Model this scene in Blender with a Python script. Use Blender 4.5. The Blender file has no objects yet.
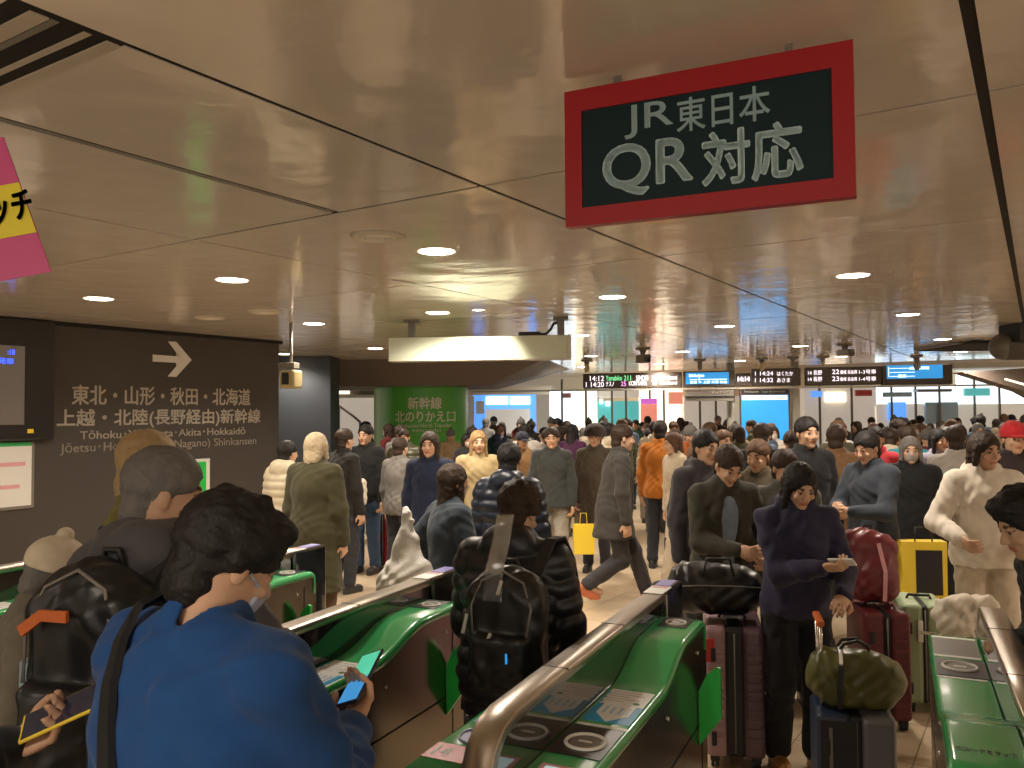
import bpy, bmesh, math, random
import numpy as np
from mathutils import Vector, Matrix, Euler
R_ = math.radians
sc = bpy.context.scene
COL = sc.collection
rnd = random.Random(7)

# ------------------------------------------------------------------ camera, world, exposure
EYE = 1.85
FPX = 824.0
PITCH, ROLL = R_(1.95), R_(0.41)
fw = Vector((0, math.cos(PITCH), math.sin(PITCH)))
up0 = Vector((0, -math.sin(PITCH), math.cos(PITCH)))
r0 = Vector((1, 0, 0))
RT = math.cos(ROLL)*r0 - math.sin(ROLL)*up0
UP = math.cos(ROLL)*up0 + math.sin(ROLL)*r0
cam = bpy.data.cameras.new('camera'); cam.sensor_width = 36; cam.lens = 36*FPX/1024
cam.clip_start = 0.05; cam.clip_end = 200
co = bpy.data.objects.new('camera', cam); COL.objects.link(co); sc.camera = co
M4 = Matrix((RT, UP, -fw)).transposed().to_4x4(); M4.translation = (0, 0, EYE)
co.matrix_world = M4

world = bpy.data.worlds.new('world'); sc.world = world; world.use_nodes = True
bg = world.node_tree.nodes['Background']; bg.inputs[0].default_value = (1.0, .84, .68, 1); bg.inputs[1].default_value = 1.0
vs = sc.view_settings
vs.view_transform = 'Standard'; vs.look = 'None'; vs.gamma = 1; vs.use_curve_mapping = False
vs.exposure = 0.38
LAMP = 130       # watts of a ceiling downlight
WARM = (1.0, .875, .74)

def atz(px, py, z):
    d = fw + RT*((px-512)/FPX) - UP*((py-384)/FPX)
    return Vector((0, 0, EYE)) + d*((z-EYE)/d.z)
def atd(px, py, Y):
    d = fw + RT*((px-512)/FPX) - UP*((py-384)/FPX)
    return Vector((0, 0, EYE)) + d*(Y/d.y)
def headtop(py, px, Y):            # height of a point seen at a pixel, standing Y metres ahead
    return atd(px, py, Y).z
CEIL = 2.80
AZC, AZG = R_(32.6), R_(25.2)      # headings of the ceiling grid and of the ticket gates
def uv(u, v, z=0.0, az=AZC):       # along / across a heading
    return Vector((u*math.sin(az)+v*math.cos(az), u*math.cos(az)-v*math.sin(az), z))

# ------------------------------------------------------------------ materials
def mat(name, col, rough=.5, metal=0., emit=None, es=1., spec=.5, coat=0., alpha=1., trans=0., bump=None, vary=None, ior=None):
    m = bpy.data.materials.new(name); m.use_nodes = True
    nt = m.node_tree; b = nt.nodes['Principled BSDF']
    b.inputs['Base Color'].default_value = (*col, 1); b.inputs['Roughness'].default_value = rough
    b.inputs['Metallic'].default_value = metal; b.inputs['Specular IOR Level'].default_value = spec
    b.inputs['Coat Weight'].default_value = coat; b.inputs['Coat Roughness'].default_value = .05
    b.inputs['Alpha'].default_value = alpha; b.inputs['Transmission Weight'].default_value = trans
    if ior: b.inputs['IOR'].default_value = ior
    if emit:
        b.inputs['Emission Color'].default_value = (*emit, 1); b.inputs['Emission Strength'].default_value = es
    tc = nt.nodes.new('ShaderNodeTexCoord')
    if vary:      # (scale, amount)
        n = nt.nodes.new('ShaderNodeTexNoise'); n.inputs['Scale'].default_value = vary[0]; n.inputs['Detail'].default_value = 4
        nt.links.new(tc.outputs['Object'], n.inputs['Vector'])
        mx = nt.nodes.new('ShaderNodeMix'); mx.data_type = 'RGBA'
        mx.inputs[6].default_value = (*[c*(1-vary[1]) for c in col], 1); mx.inputs[7].default_value = (*[min(1, c*(1+vary[1])) for c in col], 1)
        nt.links.new(n.outputs['Fac'], mx.inputs[0]); nt.links.new(mx.outputs[2], b.inputs['Base Color'])
    if bump:      # (scale, strength, distance)
        n = nt.nodes.new('ShaderNodeTexNoise'); n.inputs['Scale'].default_value = bump[0]; n.inputs['Detail'].default_value = 3
        nt.links.new(tc.outputs['Object'], n.inputs['Vector'])
        bp = nt.nodes.new('ShaderNodeBump'); bp.inputs['Strength'].default_value = bump[1]; bp.inputs['Distance'].default_value = bump[2]
        nt.links.new(n.outputs['Fac'], bp.inputs['Height']); nt.links.new(bp.outputs['Normal'], b.inputs['Normal'])
    return m
def tint_mat(name, rough, scale, amt, attr=None, sheen=0., spec=.3, bumpd=.002):
    """material whose colour is the object's own colour, times a woven variation"""
    m = mat(name, (.5, .5, .5), rough, spec=spec, bump=(scale, .35, bumpd)); nt = m.node_tree; b = nt.nodes['Principled BSDF']
    oi = nt.nodes.new('ShaderNodeObjectInfo'); tc = nt.nodes.new('ShaderNodeTexCoord')
    n = nt.nodes.new('ShaderNodeTexNoise'); n.inputs['Scale'].default_value = scale*.3; nt.links.new(tc.outputs['Object'], n.inputs['Vector'])
    mr = nt.nodes.new('ShaderNodeMapRange'); mr.inputs['To Min'].default_value = 1-amt; mr.inputs['To Max'].default_value = 1+amt
    nt.links.new(n.outputs['Fac'], mr.inputs['Value'])
    vm = nt.nodes.new('ShaderNodeVectorMath'); vm.operation = 'SCALE'
    nt.links.new(oi.outputs['Color'], vm.inputs[0]); nt.links.new(mr.outputs[0], vm.inputs['Scale'])
    out = vm.outputs[0]
    if attr:
        a = nt.nodes.new('ShaderNodeAttribute'); a.attribute_name = attr
        v2 = nt.nodes.new('ShaderNodeVectorMath'); v2.operation = 'MULTIPLY'
        nt.links.new(out, v2.inputs[0]); nt.links.new(a.outputs['Color'], v2.inputs[1]); out = v2.outputs[0]
    nt.links.new(out, b.inputs['Base Color'])
    b.inputs['Sheen Weight'].default_value = sheen
    return m
CLOTH = tint_mat('cloth', .85, 60, .18, sheen=.1)
NYLON = tint_mat('nylon', .38, 40, .15, spec=.5)
SKIN = tint_mat('skin', .5, 30, .05, attr='Col', bumpd=.0008)
HAIR = tint_mat('hair', .62, 120, .3, spec=.35, bumpd=.008)
LEATHER = tint_mat('leather', .4, 50, .1, spec=.5)
PLAIN = tint_mat('plain', .6, 20, .05, spec=.4)

def ceiling_mat():
    m = mat('ceiling_enamel', (.68, .61, .53), .12, spec=.6, vary=(.35, .05)); nt = m.node_tree; b = nt.nodes['Principled BSDF']
    tc = nt.nodes.new('ShaderNodeTexCoord'); n = nt.nodes.new('ShaderNodeTexNoise'); n.inputs['Scale'].default_value = 3.2; n.inputs['Detail'].default_value = 1.5
    n2 = nt.nodes.new('ShaderNodeTexNoise'); n2.inputs['Scale'].default_value = 22; ad = nt.nodes.new('ShaderNodeMath'); ad.operation = 'MULTIPLY_ADD'; ad.inputs[1].default_value = .12
    nt.links.new(tc.outputs['Object'], n.inputs['Vector']); nt.links.new(tc.outputs['Object'], n2.inputs['Vector'])
    nt.links.new(n2.outputs['Fac'], ad.inputs[0]); nt.links.new(n.outputs['Fac'], ad.inputs[2])
    bp = nt.nodes.new('ShaderNodeBump'); bp.inputs['Strength'].default_value = .35; bp.inputs['Distance'].default_value = .02
    nt.links.new(ad.outputs[0], bp.inputs['Height']); nt.links.new(bp.outputs['Normal'], b.inputs['Normal'])
    return m
def floor_mat():
    m = mat('floor_stone', (.55, .44, .31), .28, spec=.5); nt = m.node_tree; b = nt.nodes['Principled BSDF']
    tc = nt.nodes.new('ShaderNodeTexCoord'); mp = nt.nodes.new('ShaderNodeMapping'); mp.inputs['Rotation'].default_value = (0, 0, AZC)
    br = nt.nodes.new('ShaderNodeTexBrick'); br.offset = 0; br.inputs['Scale'].default_value = 1
    br.inputs['Brick Width'].default_value = .6; br.inputs['Row Height'].default_value = .6; br.inputs['Mortar Size'].default_value = .004
    br.inputs['Color1'].default_value = (.60, .475, .32, 1); br.inputs['Color2'].default_value = (.52, .405, .27, 1); br.inputs['Mortar'].default_value = (.22, .16, .1, 1)
    nt.links.new(tc.outputs['Object'], mp.inputs[0]); nt.links.new(mp.outputs[0], br.inputs['Vector'])
    n = nt.nodes.new('ShaderNodeTexNoise'); n.inputs['Scale'].default_value = 6; n.inputs['Detail'].default_value = 8; nt.links.new(tc.outputs['Object'], n.inputs['Vector'])
    mr = nt.nodes.new('ShaderNodeMapRange'); mr.inputs['To Min'].default_value = .82; mr.inputs['To Max'].default_value = 1.18; nt.links.new(n.outputs['Fac'], mr.inputs['Value'])
    vm = nt.nodes.new('ShaderNodeVectorMath'); vm.operation = 'SCALE'; nt.links.new(br.outputs['Color'], vm.inputs[0]); nt.links.new(mr.outputs[0], vm.inputs['Scale'])
    nt.links.new(vm.outputs[0], b.inputs['Base Color'])
    return m
def brushed(name, col, rough):
    m = mat(name, col, rough, 1.0); nt = m.node_tree; b = nt.nodes['Principled BSDF']
    tc = nt.nodes.new('ShaderNodeTexCoord'); mp = nt.nodes.new('ShaderNodeMapping'); mp.inputs['Scale'].default_value = (60, 1.5, 60)
    n = nt.nodes.new('ShaderNodeTexNoise'); n.inputs['Scale'].default_value = 4; n.inputs['Detail'].default_value = 5
    nt.links.new(tc.outputs['Object'], mp.inputs[0]); nt.links.new(mp.outputs[0], n.inputs['Vector'])
    mr = nt.nodes.new('ShaderNodeMapRange'); mr.inputs['To Min'].default_value = rough*.85; mr.inputs['To Max'].default_value = rough*1.25
    nt.links.new(n.outputs['Fac'], mr.inputs['Value']); nt.links.new(mr.outputs[0], b.inputs['Roughness'])
    bp = nt.nodes.new('ShaderNodeBump'); bp.inputs['Strength'].default_value = .04; bp.inputs['Distance'].default_value = .001
    nt.links.new(n.outputs['Fac'], bp.inputs['Height']); nt.links.new(bp.outputs['Normal'], b.inputs['Normal'])
    return m
MT = dict(
    ceil=ceiling_mat(), floor=floor_mat(), steel=brushed('brushed_steel', (.56, .50, .43), .3), side=brushed('gate_side_steel', (.30, .265, .225), .2),
    green=mat('gate_green', (.04, .43, .13), .2, spec=.6, coat=.4), flap=mat('flap_green', (.025, .55, .08), .35),
    blackgloss=mat('black_gloss', (.012, .012, .012), .08, spec=1.0, coat=1.0), black=mat('black_matte', (.015, .014, .014), .55), dark=mat('dark_gap', (.012, .010, .009), .9),
    rubber=mat('rubber', (.02, .02, .02), .6), chrome=mat('chrome', (.7, .68, .64), .2, 1.0), ringw=mat('reader_ring', (.8, .8, .74), .35),
    white=mat('white_paint', (.75, .73, .68), .4), paper=mat('sticker_white', (.88, .90, .86), .35), blue=mat('sticker_blue', (.02, .40, .80), .35),
    ltblue=mat('sticker_light_blue', (.42, .60, .80), .35), red=mat('sticker_red', (.62, .04, .03), .35), pink=mat('sticker_pink', (.75, .38, .40), .35),
    yellow=mat('sticker_yellow', (.85, .62, .05), .35), violet=mat('sticker_violet', (.30, .28, .62), .35), text_green=mat('sticker_dark_green', (.03, .16, .05), .4),
    wall_dark=mat('wall_brown_grey', (.060, .050, .042), .5, vary=(1.2, .08)), wall_end=mat('wall_slate', (.045, .052, .062), .5, vary=(1, .1)),
    letter=mat('lettering_ivory', (.82, .76, .66), .5), letterdim=mat('lettering_grey', (.6, .55, .47), .5),
    signred=mat('sign_red', (.36, .007, .016), .35, vary=(2, .06)), signbk=mat('sign_teal_black', (.004, .022, .027), .45, spec=.25), signtx=mat('sign_letter_pale', (.62, .86, .90), .5),
    hotpink=mat('poster_pink', (.62, .07, .26), .25, coat=.5), posteryel=mat('poster_yellow', (.85, .74, .03), .3, coat=.4), ink=mat('ink_black', (.01, .01, .01), .5),
    pillar=mat('pillar_green', (.10, .44, .055), .35, vary=(1.0, .06)), soffit=mat('soffit_taupe', (.16, .125, .10), .6, vary=(.8, .05)),
    boxgrn=mat('light_box_shell', (.50, .54, .42), .4), boxend=mat('light_box_end', (.5, .48, .42), .4),
    grey=mat('device_grey', (.19, .17, .145), .4), beige=mat('device_beige', (.48, .40, .20), .45), cream=mat('wall_cream', (.75, .62, .45), .6, vary=(.6, .06)),
    duct=mat('duct_grey', (.15, .14, .115), .4, .2), bezel=mat('bezel_black', (.012, .012, .014), .3), board=mat('board_bezel', (.075, .058, .045), .45),
    led_w=mat('led_white', (.9, .85, .9), .5, emit=(1, .88, .95), es=1.25), led_g=mat('led_green', (.2, .8, .3), .5, emit=(.25, 1, .4), es=1.0), led_p=mat('led_pink', (.9, .3, .8), .5, emit=(1, .35, .85), es=1.1),
    scr=mat('screen_blue', (.02, .2, .5), .3, emit=(.03, .27, .62), es=.8), scr_w=mat('screen_white', (.8, .9, 1), .3, emit=(.75, .92, 1), es=1.0), scr_d=mat('screen_dusk', (.1, .08, .06), .3, emit=(.045, .036, .028), es=1.), scr_t=mat('screen_text_blue', (.1, .2, .9), .3, emit=(.05, .14, .9), es=1.2),
    lcd=mat('lcd_pale', (.5, .62, .66), .3, emit=(.5, .66, .70), es=.5),
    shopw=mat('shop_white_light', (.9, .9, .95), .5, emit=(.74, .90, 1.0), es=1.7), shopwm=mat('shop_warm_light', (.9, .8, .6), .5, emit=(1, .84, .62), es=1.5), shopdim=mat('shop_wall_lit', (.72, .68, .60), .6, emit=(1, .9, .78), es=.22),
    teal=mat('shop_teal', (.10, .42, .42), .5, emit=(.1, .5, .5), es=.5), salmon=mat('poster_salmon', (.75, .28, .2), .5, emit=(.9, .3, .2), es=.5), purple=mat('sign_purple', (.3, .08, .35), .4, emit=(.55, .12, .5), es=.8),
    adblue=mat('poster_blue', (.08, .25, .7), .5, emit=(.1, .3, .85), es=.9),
    lamp=mat('lamp_disc', (1, 1, 1), .5, emit=(1, .88, .70), es=14), lamprim=mat('lamp_rim', (.78, .72, .62), .4), vent=mat('vent_plate', (.52, .46, .37), .5),
    phoneg=mat('phone_green', (.1, .5, .35), .3, emit=(.06, .45, .28), es=.9), phoneb=mat('phone_blue', (.1, .3, .7), .3, emit=(.04, .25, .55), es=.8), phonec=mat('phone_body', (.015, .02, .05), .25, coat=.5),
    clear=mat('clear_vinyl', (.8, .8, .8), .15, trans=.9, alpha=.55), lens=mat('camera_lens', (.01, .01, .012), .05, coat=1.), glass=mat('spectacles_glass', (.8, .8, .8), .05, alpha=.25),
    plastic=mat('plastic_bag', (.86, .84, .78), .35, trans=.25, bump=(18, .8, .01)),
)
# ------------------------------------------------------------------ object helpers
def link(name, me, parent=None, color=None, loc=None, rotz=None):
    o = bpy.data.objects.new(name, me); COL.objects.link(o)
    if parent is not None: o.parent = parent
    if color: o.color = (*color[:3], 1)
    if loc is not None: o.location = loc
    if rotz is not None: o.rotation_euler = (0, 0, rotz)
    return o
def tag(o, label=None, cat=None, group=None, kind=None):
    if label: o['label'] = label
    if cat: o['category'] = cat
    if group: o['group'] = group
    if kind: o['kind'] = kind
    return o
def thing(name, label, cat, loc=(0, 0, 0), rotz=0, group=None):
    return tag(link(name, None, None, None, loc, rotz), label, cat, group)
class MB:
    """gathers shapes into one mesh"""
    def __init__(s): s.bm = bmesh.new(); s.mats = []
    def mi(s, m):
        if m not in s.mats: s.mats.append(m)
        return s.mats.index(m)
    def _fin(s, verts, m, M):
        if M is not None: bmesh.ops.transform(s.bm, matrix=M, verts=verts)
        i = s.mi(m)
        for f in {f for v in verts for f in v.link_faces}: f.material_index = i
    def box(s, lo, hi, m, r=0., seg=2, M=None):
        lo, hi = Vector(lo), Vector(hi)
        t = bmesh.new(); bmesh.ops.create_cube(t, size=1)
        for v in t.verts: v.co = Vector(((lo[i]+hi[i])/2+v.co[i]*(hi[i]-lo[i]) for i in range(3)))
        if r: bmesh.ops.bevel(t, geom=list(t.edges), offset=r, segments=seg, profile=.5, affect='EDGES', clamp_overlap=True)
        s.merge(t, m, M, smooth=False); return s
    def merge(s, t, m, M=None, smooth=False):
        if M is not None: bmesh.ops.transform(t, matrix=M, verts=t.verts)
        mp = {v: s.bm.verts.new(v.co) for v in t.verts}; i = s.mi(m)
        for f in t.faces:
            try: g = s.bm.faces.new([mp[v] for v in f.verts])
            except ValueError: continue
            g.material_index = i; g.smooth = smooth
        t.free(); return s
    def cyl(s, a, b, ra, rb, m, n=20, caps=True, smooth=True):
        a, b = Vector(a), Vector(b); d = b-a
        t = bmesh.new(); bmesh.ops.create_cone(t, cap_ends=caps, segments=n, radius1=ra, radius2=rb, depth=d.length)
        M = Matrix.Translation((a+b)/2) @ d.to_track_quat('Z', 'Y').to_matrix().to_4x4()
        bmesh.ops.transform(t, matrix=M, verts=t.verts)
        mp = {v: s.bm.verts.new(v.co) for v in t.verts}; i = s.mi(m)
        for f in t.faces:
            g = s.bm.faces.new([mp[v] for v in f.verts]); g.material_index = i; g.smooth = smooth and len(f.verts) == 4
        t.free(); return s
    def sph(s, c, r, m, n=16, sc_=(1, 1, 1)):
        t = bmesh.new(); bmesh.ops.create_uvsphere(t, u_segments=n, v_segments=n//2+2, radius=r)
        for v in t.verts: v.co = Vector((v.co.x*sc_[0], v.co.y*sc_[1], v.co.z*sc_[2]))+Vector(c)
        return s.merge(t, m, smooth=True)
    def prism(s, pts, lo, hi, axis, m, smooth=False):
        """extrude a 2-D outline along an axis (0 x, 1 y, 2 z)"""
        def P(p, h):
            q = list(p); q.insert(axis, h); return q
        A = [s.bm.verts.new(P(p, lo)) for p in pts]; B = [s.bm.verts.new(P(p, hi)) for p in pts]; i = s.mi(m); n = len(pts)
        fs = [s.bm.faces.new(A[::-1]), s.bm.faces.new(B)]
        for k in range(n):
            f = s.bm.faces.new((A[k], A[(k+1) % n], B[(k+1) % n], B[k])); f.smooth = smooth; fs.append(f)
        for f in fs: f.material_index = i
        return s
    def tube(s, pts, r, m, n=8, closed=False):
        pts = [Vector(p) for p in pts]; rings = []; i = s.mi(m); N = len(pts); up = Vector((0, 0, 1))
        for k, p in enumerate(pts):
            d = (pts[(k+1) % N]-pts[k-1]) if closed else (pts[min(k+1, N-1)]-pts[max(k-1, 0)])
            d.normalize(); a = d.cross(up)
            if a.length < .1: a = d.cross(Vector((0, 1, 0)))
            a.normalize(); b = a.cross(d); rr = r[k] if isinstance(r, (list, tuple)) else r
            rings.append([s.bm.verts.new(p+a*math.cos(q)*rr+b*math.sin(q)*rr) for q in [2*math.pi*j/n for j in range(n)]])
        for k in range(N if closed else N-1):
            A, B = rings[k], rings[(k+1) % N]
            for j in range(n):
                f = s.bm.faces.new((A[j], A[(j+1) % n], B[(j+1) % n], B[j])); f.material_index = i; f.smooth = True
        if not closed:
            for q in (rings[0][::-1], rings[-1]): s.bm.faces.new(q).material_index = i
        return s
    def strip(s, pts, w, th, m, side=None):
        """flat band of width w along pts; side: direction of its width"""
        pts = [Vector(p) for p in pts]; i = s.mi(m); R = []
        for k, p in enumerate(pts):
            d = pts[min(k+1, len(pts)-1)]-pts[max(k-1, 0)]; d.normalize()
            a = Vector(side) if side is not None else d.cross(Vector((0, 0, 1)))
            a = (a-d*a.dot(d)).normalized(); b = a.cross(d)
            R.append([s.bm.verts.new(p+a*x*w/2+b*y*th/2) for x, y in ((-1, -1), (1, -1), (1, 1), (-1, 1))])
        for A, B in zip(R, R[1:]):
            for j in range(4):
                f = s.bm.faces.new((A[j], A[(j+1) % 4], B[(j+1) % 4], B[j])); f.material_index = i
        s.bm.faces.new(R[0][::-1]).material_index = i; s.bm.faces.new(R[-1]).material_index = i
        return s
    def build(s, name, parent=None, color=None, loc=None, rotz=None, label=None):
        me = bpy.data.meshes.new(name); bmesh.ops.recalc_face_normals(s.bm, faces=s.bm.faces[:])
        s.bm.to_mesh(me); s.bm.free()
        for m in s.mats: me.materials.append(m)
        o = link(name, me, parent, color, loc, rotz)
        if label: o['label'] = label
        return o
def struct(o): return tag(o, kind='structure')

def lettering(body, w, h, M, m, parent, depth=.002, bold=0., name='lettering'):
    """words fitted to a w x h box centred on the matrix M (its x right, y up, z out)"""
    cu = bpy.data.curves.new('t', 'FONT'); cu.body = body; cu.size = 1; cu.extrude = 0; cu.resolution_u = 5
    ob = bpy.data.objects.new('t', cu); COL.objects.link(ob)
    bpy.context.view_layer.update()
    me = bpy.data.meshes.new_from_object(ob.evaluated_get(bpy.context.evaluated_depsgraph_get()))
    bpy.data.objects.remove(ob)
    n = len(me.vertices); A = np.empty(n*3); me.vertices.foreach_get('co', A); A = A.reshape(-1, 3)
    lo, hi = A.min(0), A.max(0); A = (A-(lo+hi)/2)
    A[:, 0] *= w/(hi[0]-lo[0]); A[:, 1] *= h/(hi[1]-lo[1]); A[:, 2] = 0
    me.vertices.foreach_set('co', A.ravel())
    bm = bmesh.new(); bm.from_mesh(me); bmesh.ops.remove_doubles(bm, verts=bm.verts, dist=w*1e-5)
    if bold:                       # heavier strokes: the same outlines again, set a little aside
        base = bm.verts[:] + bm.edges[:] + bm.faces[:]; e = bold*h*.9
        for q_, (dx, dy) in enumerate(((e, 0), (-e, 0), (0, e), (0, -e), (e*.7, e*.7), (-e*.7, -e*.7), (-e*.7, e*.7), (e*.7, -e*.7))):
            g = bmesh.ops.duplicate(bm, geom=base)['geom']; bmesh.ops.translate(bm, vec=(dx, dy, 0), verts=[v for v in g if isinstance(v, bmesh.types.BMVert)])
    r = bmesh.ops.extrude_face_region(bm, geom=bm.faces[:]); tv = [g for g in r['geom'] if isinstance(g, bmesh.types.BMVert)]
    bmesh.ops.translate(bm, vec=(0, 0, depth), verts=tv); bmesh.ops.transform(bm, matrix=M, verts=bm.verts)
    bmesh.ops.recalc_face_normals(bm, faces=bm.faces[:])
    me2 = bpy.data.meshes.new(name); bm.to_mesh(me2); bm.free(); me2.materials.append(m)
    return link(name, me2, parent)
def face_mat(o, x, n):
    """matrix with origin o, x axis along x, z axis along n, y up the face"""
    x = Vector(x).normalized(); n = Vector(n).normalized(); y = n.cross(x)
    M = Matrix((x, y, n)).transposed().to_4x4(); M.translation = Vector(o); return M

# ------------------------------------------------------------------ soft bodies: distance fields meshed with surface nets
class SDF:
    def __init__(s, lo, hi, h):
        s.h = h; s.ax = [np.arange(lo[i], hi[i]+h, h, dtype=np.float32) for i in range(3)]
        s.d = np.full([len(a) for a in s.ax], .1, np.float32); s.o = np.zeros(3); s.R = np.eye(3)
    def frame(s, o=(0, 0, 0), R=None): s.o = np.array(o, float); s.R = np.eye(3) if R is None else R; return s
    def w(s, p): return s.o + s.R @ np.array(p, float)
    def _reg(s, cs, rad):
        cs = np.array([s.w(c) for c in cs]); lo, hi = cs.min(0)-rad, cs.max(0)+rad; sl = []
        for i in range(3):
            a = np.searchsorted(s.ax[i], lo[i]); b = np.searchsorted(s.ax[i], hi[i]); sl.append(slice(a, max(a+1, b)))
        X = s.ax[0][sl[0]][:, None, None]-s.o[0]; Y = s.ax[1][sl[1]][None, :, None]-s.o[1]; Z = s.ax[2][sl[2]][None, None, :]-s.o[2]
        R = s.R.astype(np.float32)
        return tuple(sl), [X*R[0, j]+Y*R[1, j]+Z*R[2, j] for j in range(3)]
    def _mix(s, sl, e, k, op):
        d = s.d[sl]
        if op == 'u': h = np.clip(.5+.5*(d-e)/k, 0, 1); s.d[sl] = d*(1-h)+e*h-k*h*(1-h)
        else: h = np.clip(.5-.5*(d+e)/k, 0, 1); s.d[sl] = d*(1-h)-e*h+k*h*(1-h)
    def ell(s, c, r, k=.02, op='u', puff=None):
        if not hasattr(r, '__len__'): r = (r, r, r)
        sl, P = s._reg([c], max(r)+k+2*s.h)
        if s.d[sl].size == 0: return s
        q = [(P[i]-c[i]) for i in range(3)]
        k0 = np.sqrt(sum((q[i]/r[i])**2 for i in range(3))); k1 = np.sqrt(sum((q[i]/r[i]**2)**2 for i in range(3)))
        e = k0*(k0-1)/np.maximum(k1, 1e-6)
        if puff: e = e-puff[0]*np.abs(np.sin(P[2]*math.pi/puff[1]))
        s._mix(sl, e.astype(np.float32), k, op); return s
    def cap(s, a, b, ra, rb=None, k=.02, op='u', sy=1., puff=None):
        rb = ra if rb is None else rb; a = np.array(a, float); b = np.array(b, float)
        sl, P = s._reg([a, b], max(ra, rb)*1.05+k+2*s.h)
        if s.d[sl].size == 0: return s
        A = a.copy(); B = b.copy(); A[1] /= sy; B[1] /= sy; ba = B-A; L2 = max(float(ba@ba), 1e-9)
        q = [P[0]-A[0], P[1]/sy-A[1], P[2]-A[2]]
        t = np.clip((q[0]*ba[0]+q[1]*ba[1]+q[2]*ba[2])/L2, 0, 1)
        e = np.sqrt((q[0]-t*ba[0])**2+(q[1]-t*ba[1])**2+(q[2]-t*ba[2])**2)-(ra+(rb-ra)*t)
        if puff: e = e-puff[0]*np.abs(np.sin(t*math.sqrt(L2)*math.pi/puff[1]))
        s._mix(sl, (e*(sy if sy < 1 else 1)).astype(np.float32), k, op); return s
    def box(s, c, r, rd, k=.01, op='u'):
        sl, P = s._reg([c], float(np.linalg.norm(r))+k+2*s.h)
        if s.d[sl].size == 0: return s
        q = [np.abs(P[i]-c[i])-(r[i]-rd) for i in range(3)]
        e = np.sqrt(sum(np.maximum(v, 0)**2 for v in q))+np.minimum(np.maximum(np.maximum(q[0], q[1]), q[2]), 0)-rd
        s._mix(sl, (e+0*s.d[sl]).astype(np.float32), k, op); return s
    def cut(s, o, n):          # keep the side where (p-o).n < 0
        e = (s.ax[0][:, None, None]-o[0])*n[0]+(s.ax[1][None, :, None]-o[1])*n[1]+(s.ax[2][None, None, :]-o[2])*n[2]
        s.d = np.maximum(s.d, e.astype(np.float32)); return s
    def crease(s, amp, f=1.):
        X, Y, Z = s.ax[0][:, None, None], s.ax[1][None, :, None], s.ax[2][None, None, :]
        s.d = s.d+np.float32(amp)*(np.sin(f*(Z*26+X*38-Y*30)+2.5*np.sin(f*(X*17+Z*13)))*np.sin(f*(Y*25-X*20+Z*19)+1)+.5*np.sin(f*(Z*52-X*60+Y*40)+3*np.sin(f*(Z*14+Y*11)))); return s
    def mesh(s, name, mat_, paint=None):
        d = s.d; n = d.shape; ins = d < 0
        cnt = np.zeros((n[0]-1, n[1]-1, n[2]-1), np.int8)
        for i in (0, 1):
            for j in (0, 1):
                for k in (0, 1): cnt += ins[i:n[0]-1+i, j:n[1]-1+j, k:n[2]-1+k]
        I = np.argwhere((cnt > 0) & (cnt < 8)); N = len(I)
        if N == 0: I = np.zeros((0, 3), int)
        idx = np.full(cnt.shape, -1, np.int32); idx[I[:, 0], I[:, 1], I[:, 2]] = np.arange(N)
        C = {}
        for i in (0, 1):
            for j in (0, 1):
                for k in (0, 1): C[i, j, k] = d[I[:, 0]+i, I[:, 1]+j, I[:, 2]+k]
        acc = np.zeros((N, 3)); num = np.zeros(N)
        for a in range(3):
            for u in (0, 1):
                for v in (0, 1):
                    p = [u, v]; p.insert(a, 0); q = list(p); q[a] = 1; A, B = C[tuple(p)], C[tuple(q)]
                    m = (A < 0) != (B < 0); t = np.where(m, A/np.where(A == B, 1, A-B), 0)
                    P = np.tile(np.array(p, float), (N, 1)); P[:, a] = t; acc += P*m[:, None]; num += m
        V = (I+acc/np.maximum(num, 1)[:, None])*s.h+np.array([a[0] for a in s.ax])
        Q = []
        for a in range(3):
            b, c = (a+1) % 3, (a+2) % 3
            A = np.take(ins, range(n[a]-1), a); B = np.take(ins, range(1, n[a]), a)
            for sg in (0, 1):
                E = np.argwhere((A & ~B) if sg == 0 else (~A & B)); E = E[(E[:, b] > 0) & (E[:, c] > 0) & (E[:, b] < n[b]-1) & (E[:, c] < n[c]-1)]
                if not len(E): continue
                def at(db, dc):
                    e = E.copy(); e[:, b] -= db; e[:, c] -= dc; return idx[e[:, 0], e[:, 1], e[:, 2]]
                q = np.stack([at(1, 1), at(0, 1), at(0, 0), at(1, 0)], 1); Q.append(q if sg == 0 else q[:, ::-1])
        Q = np.concatenate(Q) if Q else np.zeros((0, 4), int)
        me = bpy.data.meshes.new(name); me.vertices.add(N); me.vertices.foreach_set('co', V.astype(np.float32).ravel())
        me.loops.add(Q.size); me.loops.foreach_set('vertex_index', Q.ravel().astype(np.int32))
        me.polygons.add(len(Q)); me.polygons.foreach_set('loop_start', np.arange(0, Q.size, 4, dtype=np.int32))
        me.update(calc_edges=True); me.polygons.foreach_set('use_smooth', np.ones(len(Q), bool)); me.materials.append(mat_)
        if paint is not None:
            c = me.color_attributes.new('Col', 'FLOAT_COLOR', 'POINT'); c.data.foreach_set('color', np.concatenate([paint(V), np.ones((N, 1))], 1).astype(np.float32).ravel())
        return me

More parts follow.
